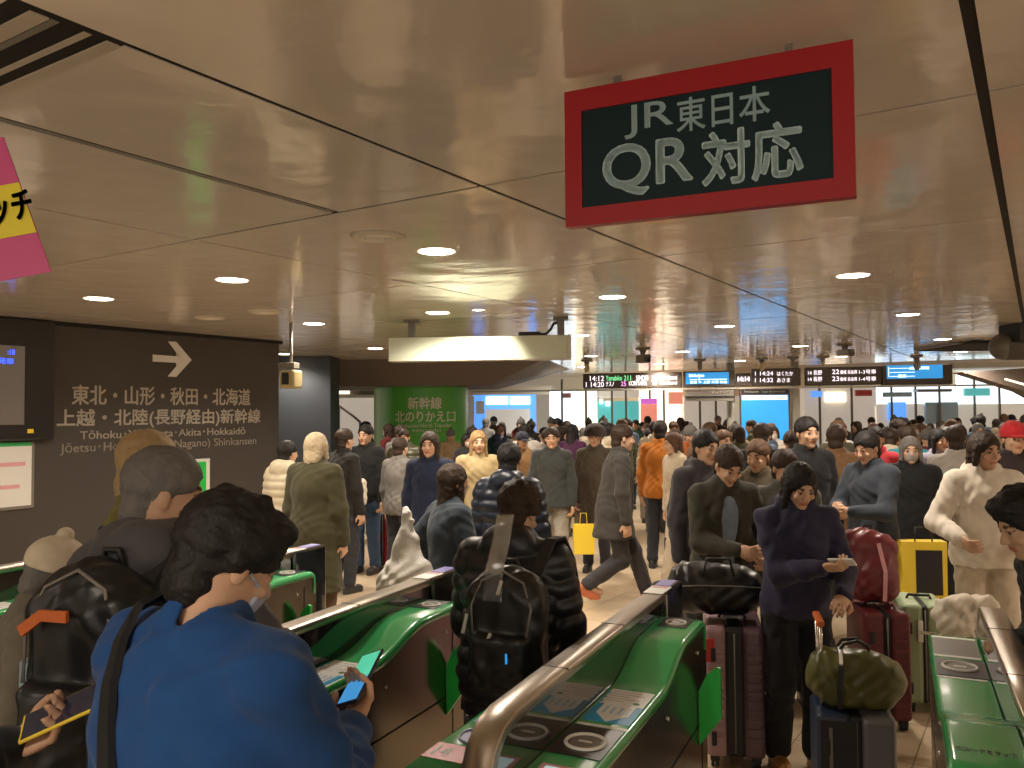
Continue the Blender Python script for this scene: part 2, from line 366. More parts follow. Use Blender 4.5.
def rot(pitch=0, yaw=0, roll=0):     # figure faces +y; pitch forward, yaw to its left
    cx, sx = math.cos(-pitch), math.sin(-pitch); cz, sz = math.cos(yaw), math.sin(yaw); cy, sy = math.cos(roll), math.sin(roll)
    return np.array([[cz, -sz, 0], [sz, cz, 0], [0, 0, 1]]) @ np.array([[1, 0, 0], [0, cx, -sx], [0, sx, cx]]) @ np.array([[cy, 0, sy], [0, 1, 0], [-sy, 0, cy]])
def ik(a, t, l1, l2, pole):
    a, t, pole = map(lambda v: np.array(v, float), (a, t, pole)); d = t-a; L = np.linalg.norm(d); m = (l1+l2)*.995
    if L > m: d = d/L*m; L = m; t = a+d
    u = d/L; x = (l1*l1-l2*l2+L*L)/(2*L); y = math.sqrt(max(l1*l1-x*x, 0)); p = pole-u*(pole@u); p /= np.linalg.norm(p)+1e-9
    return a+u*x+p*y, t
def unit(v): v = np.array(v, float); return v/(np.linalg.norm(v)+1e-9)

class Fig:
    """a posed figure 1.70 m tall in its own frame (feet at z 0, facing +y)"""
    def __init__(s, lean=0, twist=0, head=(0, 0), hands=(None, None), feet=((-.10, 0), (.10, 0)), lift=(0, 0), fem=False, wide=1., curl=.6, palm=(None, None), fdir=(None, None), child=False, drop=0):
        s.fem, s.wide, s.curl = fem, wide, curl
        s.P = np.array([0, 0, .92-drop]); s.T = rot(R_(lean), R_(twist))
        w = lambda p: s.P+s.T@np.array(p, float)
        s.neck = w((0, .01, .515)); s.H = rot(R_(lean*.4+head[0]), R_(twist+head[1])); s.head = s.neck+rot(R_(lean*.6+head[0]*.5), R_(twist))@np.array((0, .018, .118))
        s.sh = [w((-.160*wide, 0, .438)), w((.160*wide, 0, .438))]
        s.el, s.wr = [], []
        for i, sg in ((0, -1), (1, 1)):
            t = hands[i] if hands[i] is not None else (sg*.235, .06, .745)
            e, q = ik(s.sh[i], t, .29, .25, (sg*.7, -.8, -.5)); s.el.append(e); s.wr.append(q)
        s.hip = [s.P+np.array((-.09, 0, -.04)), s.P+np.array((.09, 0, -.04))]; s.kn, s.an = [], []
        for i in (0, 1):
            t = (feet[i][0], feet[i][1]-.02, .085+lift[i]); k, q = ik(s.hip[i], t, .402, .398, (feet[i][0]*.2, 1, 0)); s.kn.append(k); s.an.append(q)
        s.feet, s.lift, s.palm, s.fdir = feet, lift, palm, fdir
        pts = np.array([s.head, *s.wr, *s.el, *s.sh, *s.kn, *s.an]); s.lo = pts.min(0)-.23; s.hi = pts.max(0)+.23
        s.lo[2] = -.02; s.lo[0] = min(s.lo[0], -.3); s.hi[0] = max(s.hi[0], .3); s.lo[1] = min(s.lo[1], -.27)
    def grid(s, h, zlo=None, zhi=None):
        lo, hi = s.lo.copy(), s.hi.copy()
        if zlo is not None: lo[2] = zlo
        if zhi is not None: hi[2] = zhi
        return SDF(lo, hi, h)
    def torso(s, S, o=0., puff=None, neck=True):
        S.frame(s.P, s.T); w = s.wide; f = 1 if s.fem else 0
        S.ell((0, -.01, -.01), (.165+o+.008*f, .118+o, .13+o), .03, puff=puff)
        S.ell((0, 0, .14), ((.135-.012*f)*w+o, .098*w+o, .15+o), .06, puff=puff)
        S.ell((0, 0, .31), ((.162-.01*f)*w+o, .112+.01*f+o, .17+o), .06, puff=puff)
        S.cap((-.115*w, 0, .430), (.115*w, 0, .430), .052+o*.7, k=.06)
        for x in (-1, 1): S.cap((x*.03, -.008, .475), (x*.13*w, 0, .440), .042+o*.6, .040+o*.6, .05)
        if neck: S.cap((0, -.005, .44), (0, .012, .60), .054, .050, k=.03)
        S.frame()
    def arms(s, S, o=0., puff=None, sl=1.):
        for i in (0, 1):
            S.cap(s.sh[i], s.el[i], .050+o, .040+o, .018, puff=puff)
            S.cap(s.el[i], s.el[i]+(s.wr[i]-s.el[i])*sl, .040+o, .027+o*.8, .03, puff=puff)
    def legs(s, S, o=0., flare=0., low=1.):
        for i in (0, 1):
            S.cap(s.hip[i], s.kn[i], .083+o, .057+o+flare*.3, .03)
            S.cap(s.kn[i], s.kn[i]+(s.an[i]-s.kn[i])*low, .057+o+flare*.3, .038+o+flare, .03)
    def hand(s, S, i, det):
        sg = (-1, 1)[i]; d = unit(s.fdir[i] if s.fdir[i] is not None else (s.wr[i]-s.el[i])); n = s.palm[i] if s.palm[i] is not None else (-sg, 0, .1)
        n = unit(np.array(n, float)-d*(d@np.array(n, float))); sd = np.cross(d, n)*(sg)*1.0
        R = np.stack([sd, n, d], 1); S.frame(s.wr[i], R); r = .0095 if det else .0105
        S.cap((0, 0, -.01), (0, 0, .035), .024, .026, .015, sy=.62)
        S.ell((0, 0, .055), (.041, .017, .048), .012)
        for q, (x, L) in enumerate(((-.030, .070), (-.010, .080), (.011, .074), (.030, .058))):
            a = np.array((x, 0, .088)); c = s.curl*(1+.1*q); m = a+L*.5*np.array((x*.8, math.sin(c), math.cos(c))); e = m+L*.5*np.array((0, math.sin(c*2.1), math.cos(c*2.1)))
            S.cap(a, m, r, r*.95, .004); S.cap(m, e, r*.95, r*.82, .004)
        S.cap((-.036, .005, .03), (-.058, .022, .062), .0125, .0105, .008); S.cap((-.058, .022, .062), (-.052, .040, .090), .0105, .0085, .004)
        S.frame()
    def headshape(s, S, o=0.):
        S.frame(s.head, s.H)
        S.ell((0, -.012, .035), (.074+o, .093+o, .083+o), .02); S.ell((0, .018, -.035), (.056+o, .070+o, .072+o), .03)
    def face(s, S):
        s.headshape(S); S.ell((0, .062, -.092), (.024, .020, .016), .02)
        for x in (-.031, .031):
            S.ell((x, .100, .006), (.017, .016, .010), .012, 's'); S.ell((x, .073, .004), .0135, .003)
            S.ell((x*1.3, .070, -.025), (.018, .014, .016), .015); S.ell((x*2.42, -.004, -.004), (.008, .018, .030), .006)
        S.cap((0, .086, .010), (0, .104, -.026), .0075, .0115, .010); S.ell((-.011, .094, -.029), .008, .005); S.ell((.011, .094, -.029), .008, .005)
        S.cap((-.024, .080, .024), (.024, .080, .024), .010, k=.012)
        S.cap((-.016, .084, -.053), (.016, .084, -.053), .0055, k=.006); S.cap((-.014, .082, -.063), (.014, .082, -.063), .006, k=.006); S.frame()
    def body(s, h, det=False, brow=(.10, .07, .06)):
        S = s.grid(h); s.torso(S); s.arms(S); s.legs(S)
        for i in (0, 1):
            s.hand(S, i, det); f = s.an[i]; y = math.cos(0); S.cap(f, (f[0]*1.08, f[1]+.13, f[2]-.055), .034, .028, .02)
        s.face(S)
        def paint(V):
            q = (V-s.head)@s.H; c = np.ones((len(V), 3)); ax = np.abs(q[:, 0])
            c[(q[:, 1] > .05) & (np.abs(q[:, 2]+.058) < .0085) & (ax < .023)] = (.80, .48, .45)
            c[(q[:, 1] > .05) & (np.abs(q[:, 2]-.029+.1*(.03-ax)) < .0055) & (ax > .014) & (ax < .048)] = brow
            e = (q[:, 1] > .07) & (np.abs(q[:, 2]-.004) < .0065) & (np.abs(ax-.031) < .014); c[e] = (.95, 1.05, 1.15)
            c[e & (np.abs(ax-.031) < .0065)] = (.06, .04, .03); c[(q[:, 1] > .07) & (np.abs(q[:, 2]-.0105) < .003) & (np.abs(ax-.031) < .015)] = (.12, .08, .07)
            hr = q[:, 2] < -.3
            return c
        return S.mesh('person', SKIN, paint)
    def hair(s, h, kind):
        S = SDF(s.head-np.array((.17, .2, .38)), s.head+np.array((.17, .17, .17)), h); S.frame(s.head, s.H)
        S.ell((0, -.014, .042), (.084, .104, .091), .01)
        if kind == 'bald': S.ell((0, .02, .11), (.075, .09, .06), .02, 's')
        if kind == 'fluffy':
            S.ell((0, -.016, .052), (.092, .108, .092), .02)
            for q in range(30):
                a = q*2.4; z = q*.0042; rr = math.sqrt(max(.1, 1-(z/.135)**2)); S.ell((.080*rr*math.cos(a), -.018+.092*rr*math.sin(a), z+.01), .020, .012)
            S.ell((0, .06, .095), (.07, .045, .030), .02)
        if kind in ('long', 'bob'):
            z = -.19 if kind == 'long' else -.08
            S.cap((0, -.045, .0), (0, -.060, z), .082, .075, .02, sy=.75)
            for x in (-1, 1): S.cap((x*.068, .015, .02), (x*.078, .015, z*.9), .024, .020, .02)
        if kind == 'bun': S.ell((0, -.115, .05), .040, .01)
        S.ell((0, .118, -.035), (.072, .085, .098), .012, 's')
        if kind in ('short', 'bald', 'fluffy', 'bun'): S.box((0, .17, -.19), (.2, .2, .165), .02, .02, 's'); S.ell((0, .05, -.06), (.10, .075, .09), .015, 's'); S.ell((0, -.055, -.045), (.064, .052, .062), .02)
        else: S.ell((0, .07, -.14), (.056, .09, .15), .02, 's')
        S.frame(); S.crease(.0022, 2.4)
        if h < .0065: S.crease(.0018, 6)
        return S.mesh('hair', HAIR)
    def mask(s, h):
        S = SDF(s.head-np.array((.14, .16, .17)), s.head+np.array((.14, .17, .12)), h); s.headshape(S, .008); S.ell((0, .076, -.03), (.022, .028, .032), .02)
        e = SDF(s.head-np.array((.14, .16, .17)), s.head+np.array((.14, .17, .12)), h); e.frame(s.head, s.H); e.ell((0, .10, -.048), (.062, .075, .050), .005)
        for x in (-1, 1): e.cap((x*.05, .06, -.02), (x*.085, -.002, .005), .004, k=.004)
        S.d = np.maximum(S.d, e.d); S.frame(); return S.mesh('face_mask', CLOTH)
    def cap_hat(s, h, kind):
        S = SDF(s.head-np.array((.17, .2, .17)), s.head+np.array((.17, .24, .2)), h); S.frame(s.head, s.H)
        S.ell((0, -.014, .05), (.090, .110, .095), .01)
        if kind == 'beanie': S.cap((0, -.014, .035), (0, -.014, .04), .096, k=.01); S.ell((0, -.02, .15), .03, .01)
        if kind == 'bucket': S.cap((0, -.005, .03), (0, -.005, .035), .135, k=.02, sy=1.)
        S.box((0, 0, -.15), (.3, .3, .165), .01, .005, 's')
        if kind == 'cap': S.ell((0, .115, .025), (.065, .075, .010), .01)
        S.frame(); S.crease(.001, 2); return S.mesh('hat', CLOTH)
    def jacket(s, h, kind='jacket', o=.024, hem=.80, mt=None, openf=False):
        S = s.grid(h, zlo=max(-.02, hem-.06)); pf = (.012, .075) if kind == 'puffer' else None
        if kind == 'puffer': o = .040
        s.torso(S, o, pf, neck=False); s.arms(S, o*.85, pf, sl=.97)
        hz = hem-s.P[2]
        S.frame(s.P); S.cap((0, 0, .10), (0, -.005, min(hz+.02, -.02)), .135+o, .15+o+(.045 if kind == 'coat' else 0), .05, sy=.86 if kind == 'coat' else .74, puff=pf); S.frame(s.P, s.T)
        S.ell((0, .005, .525), (.086, .080, .065), .03)
        if kind in ('hoodie', 'puffer', 'hood'): S.ell((0, -.085, .50), (.115, .062, .085), .03); S.ell((0, -.02, .54), (.10, .085, .045), .02)
        S.ell((0, .06, .60), (.050, .07, .085), .015, 's'); S.cap((0, .0, .52), (0, .02, .66), .056, .062, .01, 's')
        if openf:
            S.cap((0, .150, .52), (0, .185, -.35), .066, .066, .01, 's')
        S.frame(); S.cut((0, 0, hem), (0, 0, -1))
        for i in (0, 1):
            pass
        S.crease(.0035 if kind != 'puffer' else .0015)
        if h < .0075 and kind != 'puffer': S.crease(.006, .62)
        return S.mesh('jacket', mt or (NYLON if kind == 'puffer' else CLOTH))
    def shirt(s, h):
        S = s.grid(h, zlo=.75); s.torso(S, .012, neck=False); S.cut((0, 0, .80), (0, 0, -1)); S.crease(.002); return S.mesh('shirt', CLOTH)
    def trousers(s, h, flare=.012, o=.014, skirt=False):
        S = s.grid(h, zhi=1.12); S.frame(s.P); S.ell((0, -.01, -.01), (.175+o*.4, .128, .13), .03); S.ell((0, 0, .1), (.14, .10, .06), .04); S.frame()
        if skirt: S.frame(s.P); S.cap((0, 0, 0), (0, 0, -.45), .15, .22, .04, sy=.75); S.frame()
        s.legs(S, o, flare, .93); S.cut((0, 0, .04), (0, 0, -1)); S.cut((0, 0, 1.05), (0, 0, 1)); S.crease(.0035); return S.mesh('trousers', CLOTH)
    def shoe(s, i, h, boot=False):
        f = s.an[i]; S = SDF(f-np.array((.12, .2, .12)), f+np.array((.12, .27, .14)), h); z = f[2]-.085; L = s.lift[i]; a = min(L*4, .9)
        S.frame(f, rot(a, 0)); S.cap((0, -.03, -.040), (0, .14, -.052), .038, .034, .02, sy=1.); S.cap((0, -.01, .0), (0, .0, .03 if not boot else .10), .042, .048, .03)
        S.ell((0, .06, -.032), (.038, .10, .034), .02); S.box((0, 0, -.185), (.3, .3, .10), .003, .004, 's'); S.cap((0, -.03, -.068), (0, .135, -.070), .040, .037, .004, sy=1.); S.box((0, 0, -.185), (.3, .3, .10), .003, .002, 's')
        S.frame(); return S.mesh('shoe', LEATHER)

def wear(fig, name_loc, h=.009, det=False, skin=(.60, .38, .25), hair=('short', (.02, .016, .014)), top=None, shirt=None, legs=((.03, .03, .035), .012), shoes=(.04, .035, .03), mask=None, hat=None, boot=False):
    """all the meshes of one dressed figure, as the body with its clothes as children"""
    root = link('person', fig.body(h, det), None, skin)
    link('hair', fig.hair(max(h*.75, .005), hair[0]), root, hair[1])
    if top:
        link('jacket', fig.jacket(h, **top[1]), root, top[0])
    if shirt: link('shirt', fig.shirt(h), root, shirt)
    link('trousers', fig.trousers(h, legs[1]), root, legs[0])
    for i in (0, 1): link('shoe', fig.shoe(i, max(h, .006), boot), root, shoes)
    if mask: link('face_mask', fig.mask(max(h*.6, .005)), root, mask)
    if hat: link('hat', fig.cap_hat(max(h*.75, .006), hat[0]), root, hat[1])
    return root
def stand(root, x, y, face, height, label, group=None):
    root.location = (x, y, 0); root.rotation_euler = (0, 0, R_(-face)); s = height/1.70; root.scale = (s*1.0, s*1.0, s)
    tag(root, label, 'person', group); root.update_tag(); return root
def local_to(root, p):
    M = Matrix.Translation(root.location) @ Euler(root.rotation_euler).to_matrix().to_4x4() @ Matrix.Diagonal((*root.scale, 1)); return M @ Vector(p)

# ================================================================== THE HALL
def onplane(px, py, o, n):
    d = fw + RT*((px-512)/FPX) - UP*((py-384)/FPX); e = Vector((0, 0, EYE)); o = Vector(o); n = Vector(n)
    return e + d*((o-e).dot(n)/d.dot(n))
U1, V1 = uv(1, 0), uv(0, 1)
b = MB(); b.box((-16, -5, -.1), (30, 34, 0), MT['floor']); struct(b.build('floor'))
# ceiling: enamelled panels with open joints under a dark void
ceil_b = MB(); MC = Matrix((uv(0, 1), uv(1, 0), Vector((0, 0, 1)))).transposed().to_4x4()
us = [-4.75, -2.85, -.95, .95, 2.83, 4.73, 6.63, 8.53, 10.43, 12.33, 14.23, 16.13, 18.03]
vs_ = [-17.15, -15.25, -13.35, -11.45, -9.55, -7.65, -5.75, -3.85, -1.95, -.12, 1.78, 3.68, 5.58, 7.48, 9.38, 11.28]
rc = random.Random(3)
for i in range(len(us)-1):
    for j in range(len(vs_)-1):
        u0, u1, v0, v1 = us[i], us[i+1], vs_[j], vs_[j+1]
        wl = .016 if v0 == -.12 else .008; wr = .016 if v1 == -.12 else (.016 if v1 == -1.95 else .007); wt = .014 if (u1 == 2.83 and v0 == -3.85) else .007
        cells = [(u0+.007, u1-wt, v0+wl, v1-wr)]
        if v0 == -3.85 and u1 < 3: cells = [(u0+.006, u1-wt, v0+.006, -2.81), (u0+.006, u1-wt, -2.76, v1-wr)]
        if u0 < 1 and u1 == .95 and v0 < -2: pass
        for (a, c, e, f) in cells:
            if v1 <= -1.9 and u0 == .95: a = 1.23
            t = rc.uniform(-.0012, .0012); ceil_b.box((e, a, CEIL), (f, c, CEIL+.004), MT['ceil'])
ceil_b.box((vs_[0], us[0], CEIL+.0045), (vs_[-1], us[-1], CEIL+.12), MT['dark'])
for k, x in enumerate((1.0, 1.05, 1.13, 1.19)):       # the light track in the wide joint
    ceil_b.box((-17, x, CEIL+(.0, .002, .002, .0)[k]), (-1.98, x+(.045, .02, .02, .04)[k], CEIL+.0044), MT['vent'] if k in (0, 2, 3) else MT['grey'])
ceil_b.box((-2.797, -4, CEIL+.001), (-2.775, 2.8, CEIL+.0044), MT['grey'])
co_ = ceil_b.build('ceiling'); co_.matrix_world = MC; struct(co_)
# higher white ceiling over the shops beyond the boards
b = MB(); b.box((-16, 17.5, 3.0), (30, 34, 3.1), MT['cream']); struct(b.build('ceiling'))
# walls
WV = -8.36
b = MB(); b.box((-9.0, -4, 0), (WV, 7.42, CEIL), MT['wall_dark']); b.box((WV, -4, 2.76), (WV+.03, 7.46, CEIL), MT['dark'])
w = b.build('wall_left'); w.matrix_world = MC; struct(w)
A0, A1 = atz(278, 372, 2.62), atz(338, 374, 2.62)
b = MB(); a = atd(262, 400, 13.5); c = atd(338, 400, 14.2); b.box((a.x-3.6, 13.6, 0), (c.x, 14.3, CEIL), MT['wall_end']); struct(b.build('wall_back_left'))
b = MB(); b.box((-16, 27, 0), (30, 27.3, 3.2), MT['cream']); struct(b.build('wall_back'))
b = MB(); b.box((24, -5, 0), (24.2, 34, 3.2), MT['cream']); struct(b.build('wall_right'))

# downlights
def downlight(u, v, label, on=True, watts=None, r=.105):
    p = uv(u, v, CEIL); t = thing('ceiling_downlight', label, 'ceiling light', p, 0, 'round downlights in the ceiling')
    m = MB(); n = 28
    for k in range(n):
        a0, a1 = 2*math.pi*k/n, 2*math.pi*(k+1)/n
        q = [m.bm.verts.new((rr*math.cos(a), rr*math.sin(a), z)) for rr, z, a in ((r, 0, a0), (r, 0, a1), (r+.012, -.004, a1), (r+.012, -.004, a0))]; m.bm.faces.new(q)
        q = [m.bm.verts.new((rr*math.cos(a), rr*math.sin(a), z)) for rr, z, a in ((r+.012, -.004, a0), (r+.012, -.004, a1), (r+.018, .001, a1), (r+.018, .001, a0))]; m.bm.faces.new(q)
    m.mi(MT['lamprim']); m.build('rim', t)
    m = MB(); m.cyl((0, 0, -.003), (0, 0, .001), r, r, MT['lamp'], 28); m.build('lens', t)
    L = bpy.data.lights.new('downlight', 'SPOT'); L.energy = watts or LAMP; L.color = WARM; L.spot_size = R_(150); L.spot_blend = .6; L.shadow_soft_size = .09
    lo = link('downlight', L, t, None, (0, 0, -.02))
DL = []
for i, u in enumerate((-.9, 1.45, 3.83, 6.2, 9.1, 12.6, 15.6)):  # first row is unseen behind the camera, placed to light the sign fronts
    for j, v in enumerate((-10.1, -8.2, -6.45, -4.8, -2.97, -1.09, 2.4, 5.9)):
        if (v < -8 and u < 8.5): continue
        if (u < 3 and (v in (-6.45, -2.97) or u > 1)): continue
        if v > 2 and i % 2 == 0 and u < 9: continue
        if u == 1.45 or (u, v) == (3.83, -1.09): continue
        if u < 3 and v > 1: continue
        if u == 12.6 and v <= -8.2: continue
        DL.append((u, v))
DN = {(3.83, -2.97): 'nearest bright round downlight left of the red framed sign', (3.83, -4.8): 'round downlight above the white arrow wall, right one', (3.83, -6.45): 'round downlight close above the dark wall, left one',
      (6.2, -1.09): 'bright round downlight right of the red framed sign', (6.2, -2.97): 'round downlight right of the hanging light box', (6.2, -4.8): 'round downlight just above the hanging light box', (6.2, -6.45): 'round downlight above the corner of the dark wall'}
ROW = {-.9: 'unseen behind the viewer', 1.45: 'overhead', 3.83: 'in the nearest row', 6.2: 'in the second row', 9.1: 'in the third row', 12.6: 'in the fourth row', 15.6: 'in the last row before the boards'}
CLN = {-10.1: 'at the far left end', -8.2: 'left of the dark wall corner', -6.45: 'in line with the dark wall corner', -4.8: 'in line with the green pillar', -2.97: 'left of the long ceiling joint', -1.09: 'between the two long ceiling joints', 2.4: 'right of the dark joint', 5.9: 'at the far right end'}
DL += [(11.9, -11.3), (12.05, -9.6)]
DN[(11.9, -11.3)] = 'round downlight before the pillar capital, left one'; DN[(12.05, -9.6)] = 'round downlight before the pillar capital, right one'
for (u, v) in DL: downlight(u, v, DN.get((u, v)) or 'round downlight %s, %s' % (ROW[u], CLN[v]), watts=(330 if u in (11.9, 12.05) else None))
for u, v, l in ((3.32, -2.97, 'round air vent plate beside the nearest downlight'), (5.2, -6.05, 'flat ceiling speaker plate above the arrow wall, right one'), (5.2, -6.85, 'flat ceiling speaker plate above the arrow wall, left one')):
    t = thing('ceiling_vent', l, 'vent', uv(u, v, CEIL)); m = MB(); m.cyl((0, 0, -.012), (0, 0, 0), .13, .15, MT['vent'], 32); m.build('plate', t)
    m = MB()
    for r in (.03, .06, .09): m.tube([(r*math.cos(a*.314), r*math.sin(a*.314), -.013) for a in range(20)], .004, MT['lamprim'], 6, True)
    m.build('grille', t)

# wall lettering and arrow (dark wall on the left)
WO, WX = uv(7.42, WV, 0), uv(1, 0); WN = uv(0, 1)
def wall_text(body, px0, py0, px1, py1, m, parent, o=WO, n=WN, x=WX, bold=.012, off=.002):
    a = onplane(px0, (py0+py1)/2, o, n); c = onplane(px1, (py0+py1)/2, o, n); mid = (a+c)/2; pm = (px0+px1)/2
    t = onplane(pm, py0, o, n).z; q = onplane(pm, py1, o, n).z
    mid = Vector((mid.x, mid.y, (t+q)/2)) + Vector(n)*off
    return lettering(body, (c-a).length, abs(t-q), face_mat(mid, x, n), m, parent, bold=bold)
t = thing('wall_direction_sign', 'white arrow and ivory bilingual lettering applied to the dark brown wall', 'sign', uv(6.2, WV+.001, 1.9), 0)
t.location = (0, 0, 0)
wall_text('東北・山形・秋田・北海道', 72, 387, 250, 405, MT['letter'], t, bold=.02)
wall_text('上越・北陸(長野経由)新幹線', 57, 409, 260, 427, MT['letter'], t, bold=.02)
wall_text('Tōhoku･Yamagata･Akita･Hokkaidō', 80, 429, 245, 439, MT['letter'], t, bold=.008)
wall_text('Jōetsu･Hokuriku (via Nagano) Shinkansen', 60, 440, 256, 451, MT['letterdim'], t, bold=.008)
m = MB(); a = onplane(172, 358, WO, WN); X, Z = WX, Vector((0, 0, 1)); 
def ar(px, py): p = onplane(px, py, WO, WN)+WN*.003; return p
tip, pts = None, [(152.5, 354.5), (179, 356.5), (168, 341.5), (176, 341.8), (191.5, 360), (176, 377), (167.5, 376.5), (179, 363), (152.5, 361.5)]
A = [ar(*p) for p in pts]; f = [m.bm.verts.new(p) for p in A]; g = [m.bm.verts.new(p-WN*.002) for p in A]; m.bm.faces.new(f); m.bm.faces.new(g[::-1])
for k in range(len(A)): m.bm.faces.new((f[k], f[(k+1) % len(A)], g[(k+1) % len(A)], g[k]))
bmesh.ops.triangulate(m.bm, faces=[q for q in m.bm.faces if len(q.verts) > 4], ngon_method='EAR_CLIP'); m.mi(MT['white']); m.build('arrow', t)

# monitor on the wall at the left edge
def wallbox(name, px0, py0, px1, py1, th, m, parent, o=WO, n=WN, x=WX, r=.0, off=0.):
    a = onplane(px0, (py0+py1)/2, o, n); c = onplane(px1, (py0+py1)/2, o, n); pm = (px0+px1)/2
    zt, zb = onplane(pm, py0, o, n).z, onplane(pm, py1, o, n).z
    F = face_mat((a+c)/2+Vector((0, 0, (zt+zb)/2-(a.z+c.z)/2))+Vector(n)*off, x, n); W = (c-a).length; Hh = zt-zb
    q = MB(); q.box((-W/2, -Hh/2, 0), (W/2, Hh/2, th), m, r=r, M=F); return q.build(name, parent)
t = thing('wall_monitor', 'black cased information monitor on the dark wall at left', 'monitor', uv(5, WV, 0)); t.location = (0, 0, 0)
wallbox('casing', -60, 317, 50, 441, .10, MT['bezel'], t, r=.02); wallbox('screen', -40, 345, 19, 425, .004, MT['scr_d'], t, off=.101)
wallbox('yellow_tab', 22, 429, 28, 433, .004, MT['yellow'], t, off=.101)
wall_text(':18', 2, 350, 9, 355, MT['scr_t'], t, off=.107); wall_text('次の発車', -25, 358, 8, 364, MT['scr_t'], t, off=.107)
t = thing('notice_board', 'white notice poster in a frame below the monitor', 'poster', (0, 0, 0))
wallbox('frame', -40, 443, 33, 511, .02, MT['grey'], t); wallbox('sheet', -38, 447, 30, 508, .004, MT['white'], t, off=.021); wallbox('header', -38, 443, 30, 448, .004, MT['green'], t, off=.021)
wallbox('red_stripe', -30, 463, 24, 467, .002, MT['pink'], t, off=.026); wallbox('red_stripe', -30, 486, 18, 490, .002, MT['pink'], t, off=.026)
t = thing('wall_notice', 'narrow green and white notice on the dark wall behind the grey haired man', 'poster', (0, 0, 0))
wallbox('sheet', 184, 459, 209, 545, .012, MT['white'], t); wallbox('green_panel', 186, 462, 205, 541, .004, MT['flap'], t, off=.013)

# small beige speaker hung off the wall corner
p = atd(291, 379, 8.6); t = thing('corner_speaker', 'small beige box speaker hung beside the corner of the dark wall', 'speaker', p, R_(-20))
m = MB(); m.box((-.09, -.08, -.10), (.09, .08, .09), MT['beige'], r=.02); m.build('case', t)
m = MB(); m.box((-.055, -.09, -.06), (.03, -.078, .065), MT['black'], r=.004); m.build('grille', t)
m = MB(); m.box((-.13, -.05, .11), (.07, .05, .17), MT['grey'], r=.006); m.cyl((0, 0, .08), (0, 0, CEIL-p.z), .018, .018, MT['grey'], 12); m.build('bracket', t)

# green pillar with its capital
px0, px1 = atd(374, 400, 16.3), atd(468, 400, 16.3); pc = (px0+px1)/2; pr = (px1.x-px0.x)/2*.99
PC = Vector((pc.x, 16.3, 0))
t = thing('round_pillar', 'broad round pillar clad in bright green with white transfer lettering', 'pillar', PC)
m = MB(); m.cyl((0, 0, .12), (0, 0, 2.34), pr, pr, MT['pillar'], 64, caps=False); m.build('cladding', t)
m = MB(); m.cyl((0, 0, 0), (0, 0, .12), pr+.02, pr+.02, MT['grey'], 64); m.build('plinth', t)
def curved_text(body, px0, py0, px1, py1, mt_, parent, bold):
    F = PC+Vector((0, -pr, 0)); a, c = onplane(px0, (py0+py1)/2, F, (0, -1, 0)), onplane(px1, (py0+py1)/2, F, (0, -1, 0)); zt, zb = onplane((px0+px1)/2, py0, F, (0, -1, 0)).z, onplane((px0+px1)/2, py1, F, (0, -1, 0)).z
    o = lettering(body, c.x-a.x, zt-zb, face_mat(((a.x+c.x)/2-PC.x, 0, (zt+zb)/2), (1, 0, 0), (0, -1, 0)), mt_, parent, bold=bold)
    for v in o.data.vertices:
        d = -v.co.y; x = v.co.x; q = max(-.98, min(.98, x/pr)); v.co.x = q*pr; v.co.y = -math.sqrt(1-q*q)*(pr+.004+d)
    return o
curved_text('新幹線', 408, 397, 441, 409, MT['letter'], t, .02); curved_text('北のりかえ口', 395, 411, 454, 422, MT['letter'], t, .02)
curved_text('Shinkansen North Transfer', 398, 423.5, 450, 427.5, MT['letter'], t, .01); curved_text('新幹线北换乘口', 412, 429, 440, 432, MT['letter'], t, .01)
m = MB(); z0, z1 = 2.34, CEIL
bot = [atd(341, 386, 15.0), atd(491, 386, 15.0), atd(497, 386, 18.0), atd(330, 386, 18.0)]; topp = [atd(311, 368, 14.6), atd(545, 364, 14.6), atd(570, 364, 18.5), atd(290, 364, 18.5)]
B = [m.bm.verts.new((p.x, p.y, z0)) for p in bot]; T = [m.bm.verts.new((p.x, p.y, z1)) for p in topp]
m.bm.faces.new(B[::-1]); m.bm.faces.new(T)
for k in range(4): m.bm.faces.new((B[k], B[(k+1) % 4], T[(k+1) % 4], T[k]))
m.mi(MT['soffit']); o = m.build('pillar_capital'); tag(o, 'dark taupe flared capital spreading above the green pillar', 'pillar capital')

# hanging light box
a, c = atd(391, 349, 8.45), atd(571, 348, 8.25); L = (c-a).length; ang = math.atan2(c.y-a.y, c.x-a.x)
t = thing('hanging_light_box', 'long pale green light box hung edge on from two ceiling brackets', 'light box', (a+c)/2, ang)
m = MB(); m.box((-L/2, -.10, -.115), (L/2-.03, .10, .115), MT['boxgrn'], r=.006); m.box((-L/2, -.105, -.125), (L/2, .105, -.112), MT['boxend'], r=.003); m.build('case', t)
m = MB(); m.box((L/2-.03, -.105, -.12), (L/2, .105, .12), MT['boxend'], r=.004); m.build('end_cap', t)
dz = CEIL-t.location.z
for x in (-L/2+.22, L/2-.10):
    m = MB(); m.box((x-.035, -.03, .11), (x+.035, .03, dz-.02), MT['duct'], r=.006); m.box((x-.075, -.06, dz-.03), (x+.075, .06, dz), MT['duct'], r=.006); m.build('bracket', t)
m = MB(); m.tube([(L/2-.12, 0, .25), (L/2-.17, -.02, .24), (L/2-.2, -.03, .18), (L/2-.25, -.04, .13), (L/2-.33, -.05, .125), (L/2-.42, -.05, .14), (L/2-.5, -.05, .125)], .014, MT['black'], 8); m.box((L/2-.52, -.09, .115), (L/2-.3, 0, .155), MT['black'], r=.01); m.build('cable', t)
